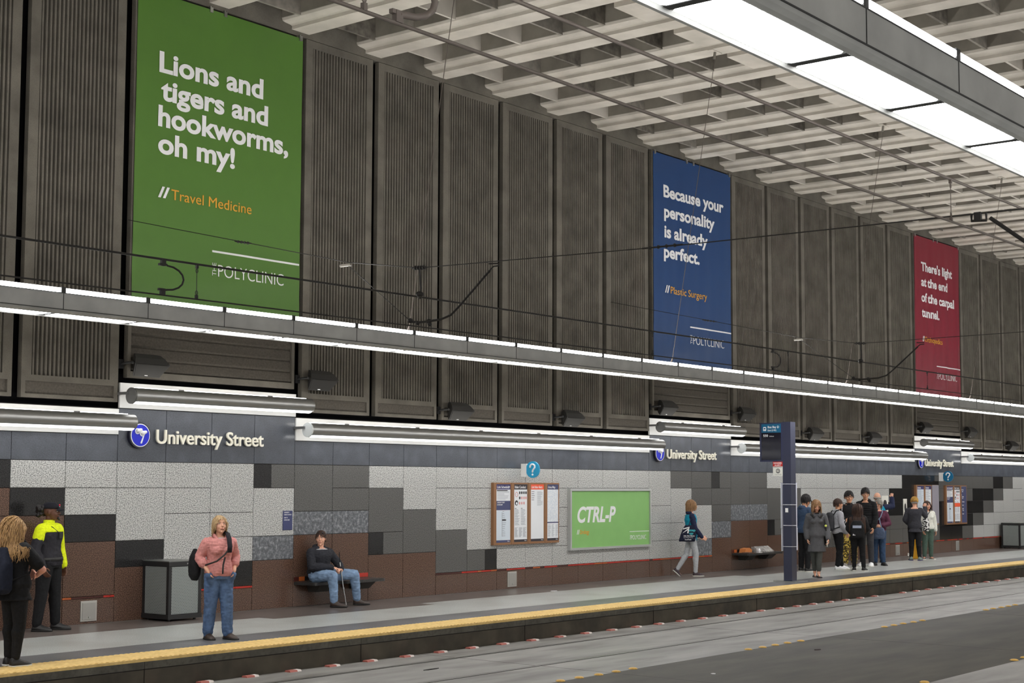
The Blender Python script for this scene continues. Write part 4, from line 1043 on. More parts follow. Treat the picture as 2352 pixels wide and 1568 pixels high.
        if sleeves:
            f, r0, r1 = sleeves     # fraction down the arm (1 = elbow, 2 = wrist)
            for sd in 'lr':
                ff = f[0 if sd == 'l' else 1] if isinstance(f, tuple) else f
                sh, el, wr = j[sd+'sh'], j[sd+'el'], j[sd+'wr']
                e1 = sh.lerp(el, min(1, ff)); rm = r0+(r1-r0)*.45
                mb.cone(sh, e1, r0*H, (r0+(rm-r0)*min(1,ff))*H, 14); mb.cone(sh+Vector((-sh.x*.35, 0, .006*H)), sh, r0*1.0*H, r0*H, 12)
                if ff > 1: mb.cone(el, el.lerp(wr, ff-1), rm*H, r1*H, 14)
        if legs:
            f, r0, rk, ra = legs
            for sd in 'lr':
                hp_, kn, an = j[sd+'hip'], j[sd+'kn'], j[sd+'an']
                mb.cone(hp_, kn, r0*H*s.b[0], rk*H, 16)
                if f > 1: mb.cone(kn, kn.lerp(an, f-1), rk*H, ra*H, 16); mb.cone(kn.lerp(an,.2)+Vector((0,.010*H,0)), kn.lerp(an,.45), rk*.96*H, (rk*.5+ra*.5)*H, 12)
        if extra: extra(mb, s)
        return obj_mesh(name, remesh(mb, vox or s.vox*1.45, smooth, folds), m, s.root)
    def shoe(s, m, sole, L=.150, style='sneaker', name='shoe', trim=None):
        H = s.H
        for sd in 'lr':
            an = s.j[sd+'an']; f = s.fdir(sd); a = math.radians(s.foot.get(sd, 0)); side = Vector((math.cos(a), math.sin(a), 0)); up = side.cross(f); 
            if up.z < 0: up = -up
            base = an-up*.048*H-f*.034*H
            prof_ = [(0,.018,.046),(.06,.027,.064),(.25,.030,.068),(.42,.032,.056),(.6,.035,.043),(.82,.032,.032),(.96,.019,.022),(1,.010,.014)]
            if style == 'flat': prof_ = [(0,.018,.022),(.1,.025,.026),(.3,.025,.016),(.5,.028,.014),(.7,.032,.018),(.9,.025,.016),(1,.008,.01)]
            if style == 'boot': prof_ = [(0,.020,.07),(.08,.028,.085),(.28,.031,.082),(.45,.032,.052),(.65,.037,.038),(.85,.033,.03),(.97,.02,.022),(1,.012,.014)]
            def rings(lo, hi, k=1.):
                out = []
                for t, wd, ht in prof_:
                    c = base+f*(t*L*H); rg = []
                    for q in range(16):
                        an_ = 2*PI*q/16; x = math.cos(an_)*wd*H*k; zc = math.sin(an_)
                        z = (lo*H) if zc < -.1 else (lo*H+(min(hi, ht) if hi < .02 else ht-lo)*H*max(0, zc))
                        rg.append(c+side*x+up*z)
                    out.append(rg)
                return out
            mb = MB(); mb.loft(rings(.008, 1.)); o = mb.build(name, m, s.root)
            mb = MB(); out = []
            for t, wd, ht in prof_:
                c = base+f*((t*1.03-.015)*L*H); out.append([c+side*(math.cos(2*PI*q/16)*(wd+.003)*H)+up*((.012 if math.sin(2*PI*q/16) > 0 else 0)*H) for q in range(16)])
            mb.loft(out); mb.build('sole', sole, o)
            if trim:
                mb = MB()
                for t in (.42, .52, .62): c = base+f*(t*L*H); hh = .05-.045*(t-.35); mb.tube([c-side*.022*H+up*hh*.85*H, c+up*hh*H, c+side*.022*H+up*hh*.85*H], .0028*H, 6)
                mb.build('lace', trim, o)
    def hair(s, m, length, n=260, wave=0., thick=.003, line=.30, cap=1.03, back=-.55, seed=1, spread=0., part=0., fringe=False, name='hair', top=None):
        """strands that follow the skull and then fall; lengths in units of body height"""
        r = random.Random(seed); H = s.H; mb = MB(); Rm = s.hm
        c = Vector((0,.010,.014)); rad = Vector((.0445,.0555,.0535))*cap
        mbc = MB()
        # cap: the part of the ellipsoid behind the hairline
        nu, nv = 28, 16; idx = {}; vs = []; fs = []
        def ok(d): 
            if d.z < back: return False
            if d.y < -.25 and d.z < line+(.0 if not fringe else -.12)+abs(d.x)*-.25: return False
            if abs(d.x) > .55 and d.y < .12 and d.z < -.05: return False
            return True
        for i in range(nv+1):
            for k in range(nu):
                th = PI*i/nv; ph = 2*PI*k/nu; d = Vector((math.sin(th)*math.cos(ph), math.sin(th)*math.sin(ph), math.cos(th)))
                idx[i,k] = len(vs); jig = 1+.02*r.random(); vs.append(Rm @ (c+Vector((d.x*rad.x, d.y*rad.y, d.z*rad.z))*jig))
        for i in range(nv):
            for k in range(nu):
                th = PI*(i+.5)/nv; ph = 2*PI*(k+.5)/nu; d = Vector((math.sin(th)*math.cos(ph), math.sin(th)*math.sin(ph), math.cos(th)))
                if ok(d): fs.append((idx[i,k], idx[i+1,k], idx[i+1,(k+1)%nu], idx[i,(k+1)%nu]))
        mb.add(vs, fs, 0, True)
        zs = s.j['lsh'].z+.012*H; g3 = (Rm.to_3x3().inverted() @ Vector((0,0,-1))).normalized()
        for _ in range(n):
            for _t in range(40):
                d = Vector((r.gauss(0,1), r.gauss(0,1), r.gauss(0,1))).normalized()
                if ok(d): break
            p = c+Vector((d.x*rad.x, d.y*rad.y, d.z*rad.z)); Ls = length*(.8+.3*r.random()); st = Ls/9; pts = []; ph = r.random()*6.28; amp = wave*(.6+.8*r.random())
            away = Vector((d.x-part, d.y*.35+.5, 0)); away = away.normalized() if away.length > 1e-3 else Vector((0,1,0))
            if fringe and d.y < .1 and d.z > .2: away = Vector((d.x*.6, -1, 0)).normalized()
            for q in range(10):
                pts.append(p.copy())
                nn = Vector(((p.x-c.x)/rad.x**2, (p.y-c.y)/rad.y**2, (p.z-c.z)/rad.z**2)).normalized()
                up_ = max(0, nn.dot(-g3)); dr = g3*1.0+away*(.9*up_+spread*(1 if q < 6 else .3)); dr = dr-nn*min(0, dr.dot(nn))*1.0
                p = p+dr.normalized()*st
                e = Vector(((p.x-c.x)/rad.x, (p.y-c.y)/rad.y, (p.z-c.z)/rad.z))
                if e.length < 1.03 and e.length > 1e-4: e = e.normalized()*1.03; p = c+Vector((e.x*rad.x, e.y*rad.y, e.z*rad.z))
                if p.y < -.03 and p.z < .012 and abs(p.x) < .045 and not (fringe and p.z > .004): p.x = math.copysign(.046, p.x if p.x else 1)
            W = []
            for q, v in enumerate(pts):
                v = v+Vector((math.sin(ph+q*1.15), math.cos(ph*1.7+q*1.15), 0))*amp*(q/9)
                w_ = Rm @ v
                if w_.z < zs:
                    ex = Vector((w_.x/(.118*H*s.b[0]), (w_.y-s.j['neck'].y*.5)/(.082*H*s.b[1])))
                    if 0 < ex.length < 1.05: ex = ex.normalized()*1.05; w_ = Vector((ex.x*.118*H*s.b[0], ex.y*.082*H*s.b[1]+s.j['neck'].y*.5, w_.z))
                W.append(w_)
            t = thick*H*(.7+.6*r.random())
            mb.tube(W, [t*f for f in (.9,1,1,1,1,.95,.9,.8,.6,.25)], 5, 0)
        return mb.build(name, m, s.root, fix=False)
def bag_mesh(name, label, cat, parts, loc, rz):
    t = thing(name, label, cat, loc, rz)
    for nm, mb, m in parts: mb.build(nm, m, t)
    return t
def soft(fn, vox=.012, smooth=3, folds=(.006, 9)):
    mb = MB(); fn(mb); return remesh(mb, vox, smooth, folds)
def held(P, name, label, cat, items):
    """a thing worn or held by P: its own top-level object in P's frame; items = (part, mesh or MB, material)"""
    t = thing(name, label, cat, P.root.location, P.root.rotation_euler.z)
    for nm, me, m in items:
        if isinstance(me, MB): me.build(nm, m, t)
        else: obj_mesh(nm, me, m, t)
    return t
F_black = fabric('black', rgb(26,26,28), var=.25); F_charcoal = fabric('charcoal', rgb(58,58,62)); F_navy = fabric('navy', rgb(34,40,66)); F_denim = fabric('denim', rgb(80,102,136), bs=18, var=.3, sc=14); F_ldenim = fabric('light_denim', rgb(124,148,178), bs=18, var=.26, sc=12)
F_dkdenim = fabric('dark_denim', rgb(52,72,100), bs=18, var=.3, sc=14); F_pink = fabric('salmon_pink', rgb(198,134,130), bs=16, bump=.5); F_hiviz = fabric('hi_vis_yellow', rgb(222,236,30), bs=14); F_greycoat = fabric('grey_melange', rgb(84,84,88), sc=120, var=.25)
F_lgrey = fabric('light_grey', rgb(172,174,178)); F_grey = fabric('mid_grey', rgb(168,168,174), var=.15); F_teal = fabric('teal', rgb(20,140,168)); F_white = fabric('cream_white', rgb(216,216,208)); F_green = fabric('sage_green', rgb(76,94,84), var=.15); F_plum = fabric('plum', rgb(86,44,64)); F_sweater = fabric('dark_sweater', rgb(56,56,62), sc=90, var=.3)
F_darkgrey = fabric('charcoal_trousers', rgb(74,76,74), sc=90); F_bluedenim = fabric('denim_jacket', rgb(58,76,102), bs=16, var=.2)
S_black = mat('shoe_black', rgb(30,29,29), .5); S_white = mat('shoe_white', rgb(226,226,228), .5); S_wsole = mat('sole_white', rgb(214,212,204), .6); S_bsole = mat('sole_black', rgb(26,25,25), .7); S_brown = mat('shoe_brown', rgb(58,46,40), .5); S_grey = mat('shoe_grey', rgb(150,146,140), .6)
M_buck = mat('strap_grey', rgb(110,112,118), .5)

# ---- 1 woman at the left edge, seen from behind
P = Person('person with long wavy dark-blond hair in black t-shirt and leggings at the left edge', -4.13, -3.70, 2, 1.69, SK_pink, vox=.0075, build=(1.2,1.3),
    J=dict(rel=(-.150,-.110,.645), rwr=(-.03,-.150,.600), lel=(.150,-.075,.640), lwr=(.03,-.145,.615), lan=(.05,.0,.048), ran=(-.055,.02,.048), head=(0,.010,.922), neck=(0,.018,.835)), head=(-22,6), foot={'l': 4, 'r': -6})
P.make_body({'r': ((0,1,0), .3, (1,.1,.1)), 'l': ((0,1,0), .3, (-1,.1,-.2))}); P.face()
P.cloth('t_shirt', F_black, (-.17, .97, .016), (.72, .044, .042), folds=(.005, 12, (.8,.8,1.6)), flare=.12, bust=.8)
P.cloth('leggings', F_black, (-.02, .25, .012), legs=(1.93, .056, .043, .029), folds=(.002, 9))
P.shoe(S_black, S_wsole, trim=mat('lace_pink', rgb(172,96,112), .6))
P.hair(H_blond, .215, 900, .010, .0026, back=-.8, spread=.30, seed=3, cap=1.06)
def bp(w=.17, d=.085, zt=.80, zb=.49, y0=.08):
    def fn(mb):
        H = P.H; mb.loft([[(math.copysign(abs(math.cos(a*PI/10))**.5, math.cos(a*PI/10))*w*k*H*.6, (y0+d*.5*k2)*H+math.copysign(abs(math.sin(a*PI/10))**.6, math.sin(a*PI/10))*d*.62*k*H, z*H) for a in range(20)] for z, k, k2 in ((zb,.75,1),(zb+.03,1,1.1),(zb+.12,1.05,1.15),(zb+.2,.98,1),(zt,.6,.8))])
    return fn
def straps(P, y=.075, m=None, xs=.07, back=.10):
    mb = MB(); H = P.H
    for q in (-1, 1):
        mb.tube([Vector(v)*H for v in ((q*xs, back, .775),(q*xs,.055,.835),(q*xs,.0,.853),(q*xs*1.1,-.055,.80),(q*xs*1.25,-y,.70),(q*xs*1.6,-.03,.62),(q*xs*1.3,back,.58))], .013, 6)
    return mb
mb_p = MB(); mb_p.prism([(-.06,.0),(.06,.0),(.075,.13),(-.075,.13)], 'x', 0, .01)
pk = MB(); Hh = P.H; pk.loft([[(math.cos(a*PI/8)*.062*k*Hh, (.150+math.sin(a*PI/8)*.028*k)*Hh, z*Hh) for a in range(16)] for z, k in ((.555,.7),(.58,1),(.64,1),(.67,.7))])
held(P, 'backpack', 'dark navy backpack worn by the person at the left edge', 'backpack', [('bag', soft(bp()), fabric('pack_navy', rgb(30,34,48))), ('front_pocket', pk, fabric('pack_blue', rgb(52,70,112))), ('strap', straps(P), F_black)])

# ---- 2 guard
P = Person('person in black cap and hi-vis yellow and black jacket by the brown wall', -1.43, -.40, -72, 1.80, SK_dark, build=(1.12,1.15), head=(24,0),
    J=dict(lel=(.150,.02,.635), lwr=(.150,-.02,.50), rel=(-.150,.02,.635), rwr=(-.140,-.05,.50), lan=(.085,-.01,.048), ran=(-.105,.02,.048), lkn=(.072,-.01,.285), rkn=(-.08,0,.285)), foot={'l': 28, 'r': 20})
P.make_body(); P.face(brow=H_black, lip=M_lipd)
mb_ = lambda mb, s: mb.loft([[ (math.cos(a*PI/8)*.046*s.H, .008*s.H+math.sin(a*PI/8)*.044*s.H, z*s.H) for a in range(16)] for z in (.82, .865)])
P.cloth('jacket', fabric('guard_black', rgb(44,43,48)), (.02, .9, .026), ((.3,1.93), .044, .035), folds=(.006, 13), belly=.85, flare=0)
P.cloth('jacket_yoke', F_hiviz, (.80, .98, .042), ((1.93,.42), .050, .040), folds=(.001, 13), extra=mb_)
mb = MB(); H = P.H; mb.loft([[(math.cos(a*PI/12)*r*H*P.b[0], math.sin(a*PI/12)*r2*H*P.b[1], z*H) for a in range(24)] for z, r, r2 in ((.545,.112,.085),(.572,.112,.085))]); mb.box((.09,-.13,.93), (.14,-.08,1.04)); mb.build('belt', S_black, P.root)
P.cloth('trousers', F_black, (-.03, .22, .014), legs=(1.95, .062, .046, .038), folds=(.005, 9))
P.shoe(S_black, S_bsole, .155)
mb = MB()
mb.loft([[P.hp((math.cos(a*PI/12)*.0475*k, .006+math.sin(a*PI/12)*.058*k, z)) for a in range(24)] for z, k in ((.022,1.0),(.034,1.02),(.05,.92),(.062,.68),(.069,.3))])
mb.loft([[P.hp((x*.036, -.045-(.050*(1-(x)**2))*t, .026-.010*t+zz-.006*x*x)) for x in (-1,-.6,-.2,.2,.6,1)]+[P.hp((x*.036, -.045-(.050*(1-(x)**2))*t, .022-.010*t+zz-.006*x*x)) for x in (1,.6,.2,-.2,-.6,-1)] for t, zz in ((0,0),(.5,0),(1,-.002))])
o = mb.build('cap', fabric('cap_black', rgb(28,28,36)), P.root)
mb = MB(); mb.ball(P.hp((.018,-.052,.046)), (.014,.010,.016), 8, 6, 0); mb.ball(P.hp((.024,-.050,.036)), (.014,.008,.008), 8, 6, 1); mb.build('cap_badge', [mat('badge_red', rgb(214,40,70), .5), S_white], o)
def afro(mb):
    for q in range(26): mb.ball(P.hp((rnd.uniform(-.03,.03), .075+rnd.uniform(-.028,.03), .006+rnd.uniform(-.035,.035))), .030, 8, 6)
obj_mesh('hair', soft(afro, .010, 2, (.008, 40)), H_black, P.root)
mb = MB()
for q in (-1,1): mb.cone(P.hp((q*.014,-.049,-.046)), P.hp((0,-.055,-.056)), .011*H*.6, .011*H*.7)
mb.cone(P.hp((-.013,-.0555,-.026)), P.hp((.013,-.0555,-.026)), .0022*H, .0022*H); mb.build('beard', H_black, P.root)
rd = MB(); rd.box((-.02,-.185,1.30), (.05,-.155,1.38)); rd.tube([(.0,-.17,1.37),(-.10,-.12,1.46),(-.13,-.03,1.50)], .006, 6)
held(P, 'radio_microphone', 'black radio microphone clipped on the hi-vis jacket chest', 'radio', [('microphone', rd, M_blk)])

# ---- 3 woman in pink
P = Person('person in salmon pink pullover and blue jeans with hands in pockets', -.66, -3.15, -112, 1.64, SK_fair, build=(1.12,1.36), head=(-2,-8), vox=.0065, hs=1.14,
    J=dict(lel=(.150,.030,.662), lwr=(.112,-.056,.552), rel=(-.155,.034,.662), rwr=(-.108,-.064,.552), lan=(.072,-.035,.048), ran=(-.075,.03,.048), lkn=(.062,-.03,.285), rkn=(-.064,0,.285), lsh=(.106,.004,.785), rsh=(-.106,.004,.785)), foot={'l': 26, 'r': 4})
P.make_body({'l': ((-1,0,0), .1, (-.45,.30,-1)), 'r': ((1,0,0), .1, (.45,.35,-1))}); P.face(brow=H_brown, squint=.62)
P.cloth('pullover', F_pink, (.05, .95, .019), (1.45, .043, .036), folds=(.007, 13, (.8,.8,2.0)), bust=1.05, belly=1.05, vox=.0085, smooth=3)
P.cloth('undershirt', F_grey, (.86, .965, .006), folds=(.002, 9))
mb = MB(); H = P.H                                   # open collar wings
for q in (-1, 1): mb.loft([[Vector(v)*H for v in (a, b, c_)] for a, b, c_ in ((((q*.046,.02,.865)),((q*.052,.02,.86)),((q*.056,.02,.835))), (((q*.044,-.03,.857)),((q*.054,-.034,.85)),((q*.066,-.034,.815))), (((q*.022,-.062,.815)),((q*.034,-.068,.81)),((q*.040,-.078,.785))))])
mb.build('collar', F_pink, P.root)
def pockets(mb, s):
    for sd, q in (('l',1),('r',-1)):
        w = s.j[sd+'wr']; mb.cone(w+Vector((-q*.012,.008,-.045)), w+Vector((-q*.07,.05,-.19)), .046, .050)
P.cloth('jeans', F_denim, (-.03, .12, .012), legs=(1.97, .064, .051, .042), folds=(.006, 11, (1,1,1.8)), vox=.0085, smooth=3, extra=pockets)
P.shoe(S_brown, S_bsole, .152, trim=mat('lace_tan', rgb(168,150,124), .6))
P.hair(H_lblond, .085, 1000, .005, .0021, back=-.6, seed=5, spread=.10, part=.1, line=.52, cap=1.0)
def sb(mb):
    mb.loft([[(-.27+math.cos(a*PI/8)*.075*k, .20+math.sin(a*PI/8)*.115*k, z) for a in range(16)] for z, k in ((.78,.55),(.85,1),(.98,1.1),(1.1,.85),(1.20,.3))])
st = MB()
st.tube([(-.24,.12,.95),(-.20,-.10,1.0),(-.10,-.215,1.05),(.0,-.222,1.13),(.06,-.215,1.20)], .012, 6); st.tube([(.01,-.222,1.10),(-.015,-.225,1.0),(-.02,-.225,.88)], .012, 6)
pad = MB(); pad.loft([[Vector(c)+Vector((math.cos(a*PI/6)*.034, 0, 0))+Vector(n)*math.sin(a*PI/6)*.012 for a in range(12)] for c, n in (((.07,-.222,1.16),(0,-1,0)),((.076,-.220,1.24),(0,-1,.2)),((.083,-.165,1.345),(0,-1,.6)),((.086,-.09,1.405),(0,-.6,1)),((.088,.02,1.43),(0,0,1)),((.07,.10,1.38),(0,1,.6)),((.0,.17,1.25),(0,1,.2)))])
held(P, 'shoulder_bag', 'black sling bag with padded strap worn by the person in pink', 'bag', [('bag', soft(sb), F_black), ('strap', st, S_black), ('shoulder_pad', pad, fabric('pad_black', rgb(34,32,38)))])
# ---- 4 man on the bench
P = Person('person in black jacket and light blue jeans sitting on the stone bench', 4.05, -.22, -90, 1.72, SK_fair, build=(1.18,1.35), head=(-52,2), vox=.0065,
    J=dict(pelvis=(0,-.005,.296), neck=(0,-.012,.578), head=(-.008,-.030,.672), rsh=(-.112,.0,.530), lsh=(.112,-.02,.530), rel=(-.155,-.055,.395), rwr=(.03,-.155,.385), lel=(.195,-.085,.405), lwr=(.135,-.175,.370),
           rhip=(-.062,-.015,.305), lhip=(.062,-.015,.305), rkn=(-.035,-.232,.312), lkn=(.262,-.238,.312), ran=(-.015,-.235,.052), lan=(.335,-.205,.052)), foot={'r': 32, 'l': 58})
P.make_body({'r': ((0,.2,-1), .75, (.9,-.4,-.15)), 'l': ((0,.2,-1), .75, (-.95,-.3,-.1))}); P.face(brow=H_dkbrown)
def hood(mb, s):
    c = s.j['neck']
    for a in range(11): an = math.radians(-20+22*a); mb.ball(c+Vector((math.cos(an)*.085, math.sin(an)*.075+.012, -.005+.02*math.sin(an))), .045, 8, 6)
P.cloth('jacket', fabric('seated_black', rgb(42,43,49)), (.0, .93, .030), (1.95, .046, .032), folds=(.007, 14, (.8,.8,2.0)), belly=1.0, extra=hood)
P.cloth('undershirt', F_grey, (.88, .97, .004), folds=(.001, 9))
def thigh(mb, s):
    H = s.H
    for sd in 'lr': mb.cone(s.j[sd+'hip']+Vector((0,.02,0)), s.j[sd+'kn'], .062*H, .046*H, 16)
P.cloth('jeans', F_ldenim, (-.06, .16, .014), legs=(1.93, .060, .048, .038), folds=(.007, 11, (1,1,1.7)), extra=thigh)
P.shoe(S_brown, S_bsole, .165, 'boot')
P.hair(H_dkbrown, .03, 600, .002, .0026, back=-.45, seed=8, line=.42, cap=1.02)
mb = MB()
for q in (-1, 1): mb.ball(P.hp((q*.02,-.035,.052)), (.018*1.2, .008, .012), 10, 6); mb.tube([P.hp((q*.033,-.03,.05)), P.hp((q*.047,.0,.03)), P.hp((q*.047,.015,.015))], .0025, 5)
held(P, 'sunglasses', 'dark sunglasses pushed up on the hair of the seated person', 'glasses', [('frame', mb, mat('lens_dark', rgb(24,24,28), .1))])
cb = MB(); cb.tube([(.20,-.285,.92),(.205,-.295,.74)], .007, 8); ct = MB(); ct.tube([(.205,-.295,.745),(.215,-.32,.60),(.235,-.36,.30)], .0105, 8); cl = MB(); cl.tube([(.235,-.36,.31),(.262,-.41,.012)], .008, 8)
ck = MB(); ck.disc((.2352,-.3605,.305), (.1,-.15,-1), .014, .03, 12)
cf = MB(); cf.tube([(.2615,-.409,.02),(.263,-.412,.0)], .012, 8)
held(P, 'walking_cane', 'silver folding cane held upright between the knees of the seated person', 'cane', [('strap', cb, F_black), ('upper_shaft', ct, M_steel), ('lower_shaft', cl, M_steel), ('joint', ck, M_steel), ('rubber_tip', cf, S_bsole)])

# ---- 5 walking woman with tote
P = Person('person with light brown bob in navy jacket and teal vest walking right with a tote', 15.62, -.50, -46, 1.735, SK_fair, build=(.98,1.05), head=(-8,0),
    J=dict(rsh=(-.098,.006,.785), rel=(-.118,-.028,.635), rwr=(-.10,-.125,.515), lel=(.118,-.02,.635), lwr=(.09,-.12,.52), rkn=(-.045,-.055,.285), ran=(-.045,-.045,.048), lkn=(.04,.055,.285), lan=(.035,.185,.085)), foot={'r': 0, 'l': 0}, lift={'l': 42})
P.make_body({'r': ((1,0,0), .5, (.1,-1,-.5)), 'l': ((-1,0,0), .5, (-.1,-1,-.5))}); P.face()
P.cloth('jacket', F_navy, (-.10, .95, .014), (1.95, .038, .026), flare=.05, folds=(.005, 13, (.8,.8,1.7)))
P.cloth('vest', F_teal, (-.08, .93, .021), flare=.05, folds=(.004, 11)) ; vest = P.root.children[-1]
def hoodn(mb, s):
    c = s.j['neck']
    for a in range(9): an = math.radians(0+22.5*a); mb.ball(c+Vector((math.cos(an)*.075, math.sin(an)*.065+.02, -.002)), .035, 8, 6)
obj_mesh('hood', soft(lambda mb: hoodn(mb, P), .010, 2, (.002, 9)), F_navy, P.root)
P.cloth('jeans', F_lgrey, (-.04, .16, .010), legs=(1.97, .050, .037, .027), folds=(.004, 14, (1,1,2)))
P.shoe(mat('shoe_plum', rgb(52,36,44), .6), S_wsole, .15, trim=S_white)
P.hair(H_brown, .090, 700, .002, .0028, back=-.75, seed=11, spread=.06, cap=1.06)
mb = MB(); write(mb, 'here to', (.07, .160, 1.21), (-1,0,0), U_, .14, .04, .02); write(mb, 'help', (.05, .160, 1.14), (-1,0,0), U_, .09, .04, .02)
mb.build('lettering', M_txt, vest)
t = MB(); H = P.H; c = Vector((-.235, .09, .90))
def tote(mb): mb.loft([[(c.x+math.copysign(abs(math.sin(a*PI/10))**.6, math.sin(a*PI/10))*.035*k2-.02*(k2-1), c.y+dy+math.cos(a*PI/10)*.185*k, z) for a in range(20)] for z, k, k2, dy in ((.80,1.0,.6,.06),(.83,1.03,1.1,.055),(.95,.98,1.25,.03),(1.08,.86,1.0,.0),(1.17,.72,.45,-.03))])
hs_ = MB(); hs_.tube([(-.235,-.03,1.16),(-.215,-.06,1.32),(-.165,-.02,1.425),(-.10,.01,1.44),(-.165,.045,1.425),(-.215,.05,1.32),(-.235,.10,1.16)], .011, 6)
lt = MB(); x_ = -.292
def arrow(mb):
    mb.prism([(.27,.985),(.25,1.005),(.15,1.09),(.13,1.07)], 'x', x_-.003, x_); mb.prism([(.25,1.10),(.25,1.075),(.10,1.115),(.10,1.138)], 'x', x_-.003, x_) ; mb.prism([(.10,1.138),(.13,1.13),(.155,.99),(.125,.99)], 'x', x_-.003, x_)
arrow(lt); write(lt, 'into the future', (x_, .235, .915), (0,-1,0), U_, .25, .035, .02, 0, .003); write(lt, 'soundtransit.org', (x_, .24, .882), (0,-1,0), U_, .22, .016, .01, 0, .003); write(lt, 'SoundTransit', (x_, .21, .835), (0,-1,0), U_, .15, .024, .02, 0, .003)
lc = MB(); write(lc, 'step', (x_, .115, 1.035), (0,-1,0), U_, .15, .055, .02, 0, .003); write(lc, 'up', (x_, .105, .965), (0,-1,0), U_, .09, .055, .02, 0, .003)
held(P, 'tote_bag', 'navy tote bag with step up print on the shoulder of the walking person', 'bag', [('bag', soft(tote, .010, 3, (.004, 8)), fabric('tote_navy', rgb(26,28,48))), ('handle', hs_, F_navy), ('lettering', lt, M_txt), ('lettering', lc, mat('print_cyan', rgb(70,196,206), .6))])

# ---- 6 man in denim jacket behind the post
P = Person('person with black hair in blue denim jacket and black trousers behind the navy post', 19.02, -1.62, -18, 1.88, SK_tan, build=(1.05,1.05), head=(-4,22), vox=.010,
    J=dict(rel=(-.125,-.02,.63), rwr=(-.06,-.13,.60), lel=(.125,-.02,.63), lwr=(.06,-.13,.60), head=(0,-.035,.918)), foot={'r': -10, 'l': 12})
P.make_body({'r': ((0,0,1), .6, (.5,-1,.2)), 'l': ((0,0,1), .6, (-.5,-1,.2))}); P.face()
P.cloth('jacket', F_bluedenim, (.0, .95, .020), (1.9, .042, .030), extra=lambda mb, s: [mb.ball(s.j['neck']+Vector((math.cos(a*.7)*.06, abs(math.sin(a*.7))*.06+.04, -.02)), .05, 8, 6) for a in range(9)])
P.cloth('trousers', F_black, (-.03, .2, .012), legs=(1.95, .054, .042, .034))
P.shoe(S_black, S_wsole, .15, trim=S_white)
P.hair(H_black, .045, 420, .001, .0038, back=-.55, seed=12, cap=1.06)
# ---- 7 woman in the long grey coat
P = Person('person with brown hair in long charcoal coat walking toward the platform edge', 17.22, -2.86, -146, 1.755, SK_fair, build=(1.08,1.1), head=(4,22),
    J=dict(rel=(-.135,.015,.63), rwr=(-.125,-.035,.50), lel=(.140,.0,.625), lwr=(.140,-.075,.495), lkn=(.028,-.05,.285), lan=(.012,-.075,.048), rkn=(-.04,.0,.285), ran=(-.022,.045,.052), head=(0,-.03,.925)), foot={'l': 4, 'r': -4}, lift={'r': 8})
P.make_body({'l': ((-1,0,0), .6, (0,-.4,-1)), 'r': ((1,0,0), .5, (.2,.1,-1))}); P.face(brow=H_brown, squint=.5)
P.cloth('coat', F_greycoat, (-.50, .955, .022), (1.93, .041, .033), flare=.05, folds=(.006, 9, (1.4,1.4,.6)), bust=.9)
mb = MB(); H = P.H
for q in (-1, 1): mb.loft([[Vector(v)*H for v in r] for r in (((q*.05,.03,.87),(q*.058,.03,.86),(q*.07,.03,.83)),((q*.046,-.045,.865),(q*.062,-.05,.85),(q*.085,-.05,.805)),((q*.012,-.078,.80),(q*.03,-.084,.79),(q*.045,-.088,.765)))])
mb.build('collar', F_greycoat, P.root)
P.cloth('undershirt', F_black, (.84, .99, .013), folds=(.001, 9))
P.cloth('trousers', F_darkgrey, (-.04, .1, .006), legs=(1.80, .050, .038, .029))
P.shoe(S_black, S_bsole, .145, 'flat')
P.hair(H_brown, .12, 600, .006, .0028, back=-.7, seed=14, spread=.10, line=.5, part=.15, cap=1.03)
hb = MB(); hb.loft([[(.225+math.cos(a*PI/8)*.045*k, .03+math.sin(a*PI/8)*.13*k, z) for a in range(16)] for z, k in ((.72,.9),(.78,1.05),(.95,1),(1.02,.7))])
hs_ = MB(); hs_.tube([(.22,-.06,1.0),(.20,-.11,1.15),(.165,-.085,1.36),(.15,0,1.425),(.17,.07,1.36),(.22,.10,1.0)], .012, 6)
hc = MB(); hc.ball((.196,-.118,1.17), (.028,.012,.028), 10, 8)
held(P, 'shoulder_bag', 'black shoulder bag under the arm of the person in the long charcoal coat', 'bag', [('bag', hb, S_black), ('handle', hs_, S_black), ('charm', hc, mat('charm_lime', rgb(196,206,96), .5))])
ph = MB(); ph.box((.205,-.235,.70), (.215,-.165,.84)); held(P, 'smartphone', 'pale phone in the hand of the person in the long charcoal coat', 'phone', [('case', ph, S_wsole)])
# ---- 8 hoodie
P = Person('person in light grey hoodie, black trousers and white sneakers with backpack, facing right', 20.45, -1.80, -40, 1.75, SK_tan, build=(1.0,1.1), head=(4,0), vox=.010,
    J=dict(rel=(-.125,.0,.645), rwr=(-.10,-.085,.52), lel=(.125,-.02,.64), lwr=(.06,-.13,.68), lan=(.07,-.075,.048), ran=(-.06,.045,.048), lkn=(.06,-.04,.285)), foot={'l': 10, 'r': -4})
P.make_body({'r': ((1,0,0), .5, (.1,-.4,-1)), 'l': ((-1,0,0), .7, (-.1,-.8,.5))}); P.face()
P.cloth('hoodie', F_grey, (.02, .94, .024), (1.92, .044, .032), extra=hoodn)
P.cloth('trousers', F_black, (-.04, .15, .012), legs=(1.93, .056, .044, .035))
P.shoe(S_white, S_wsole, .165)
P.hair(H_dkbrown, .03, 420, .002, .0034, back=-.45, seed=15, line=.34, cap=1.05)
def bp2(mb): H = P.H; mb.loft([[(math.copysign(abs(math.cos(a*PI/10))**.5, math.cos(a*PI/10))*.085*k*H, (.125+math.sin(a*PI/10)*.045*k)*H, z*H) for a in range(20)] for z, k in ((.55,.8),(.58,1),(.68,1.05),(.77,.95),(.81,.55))])
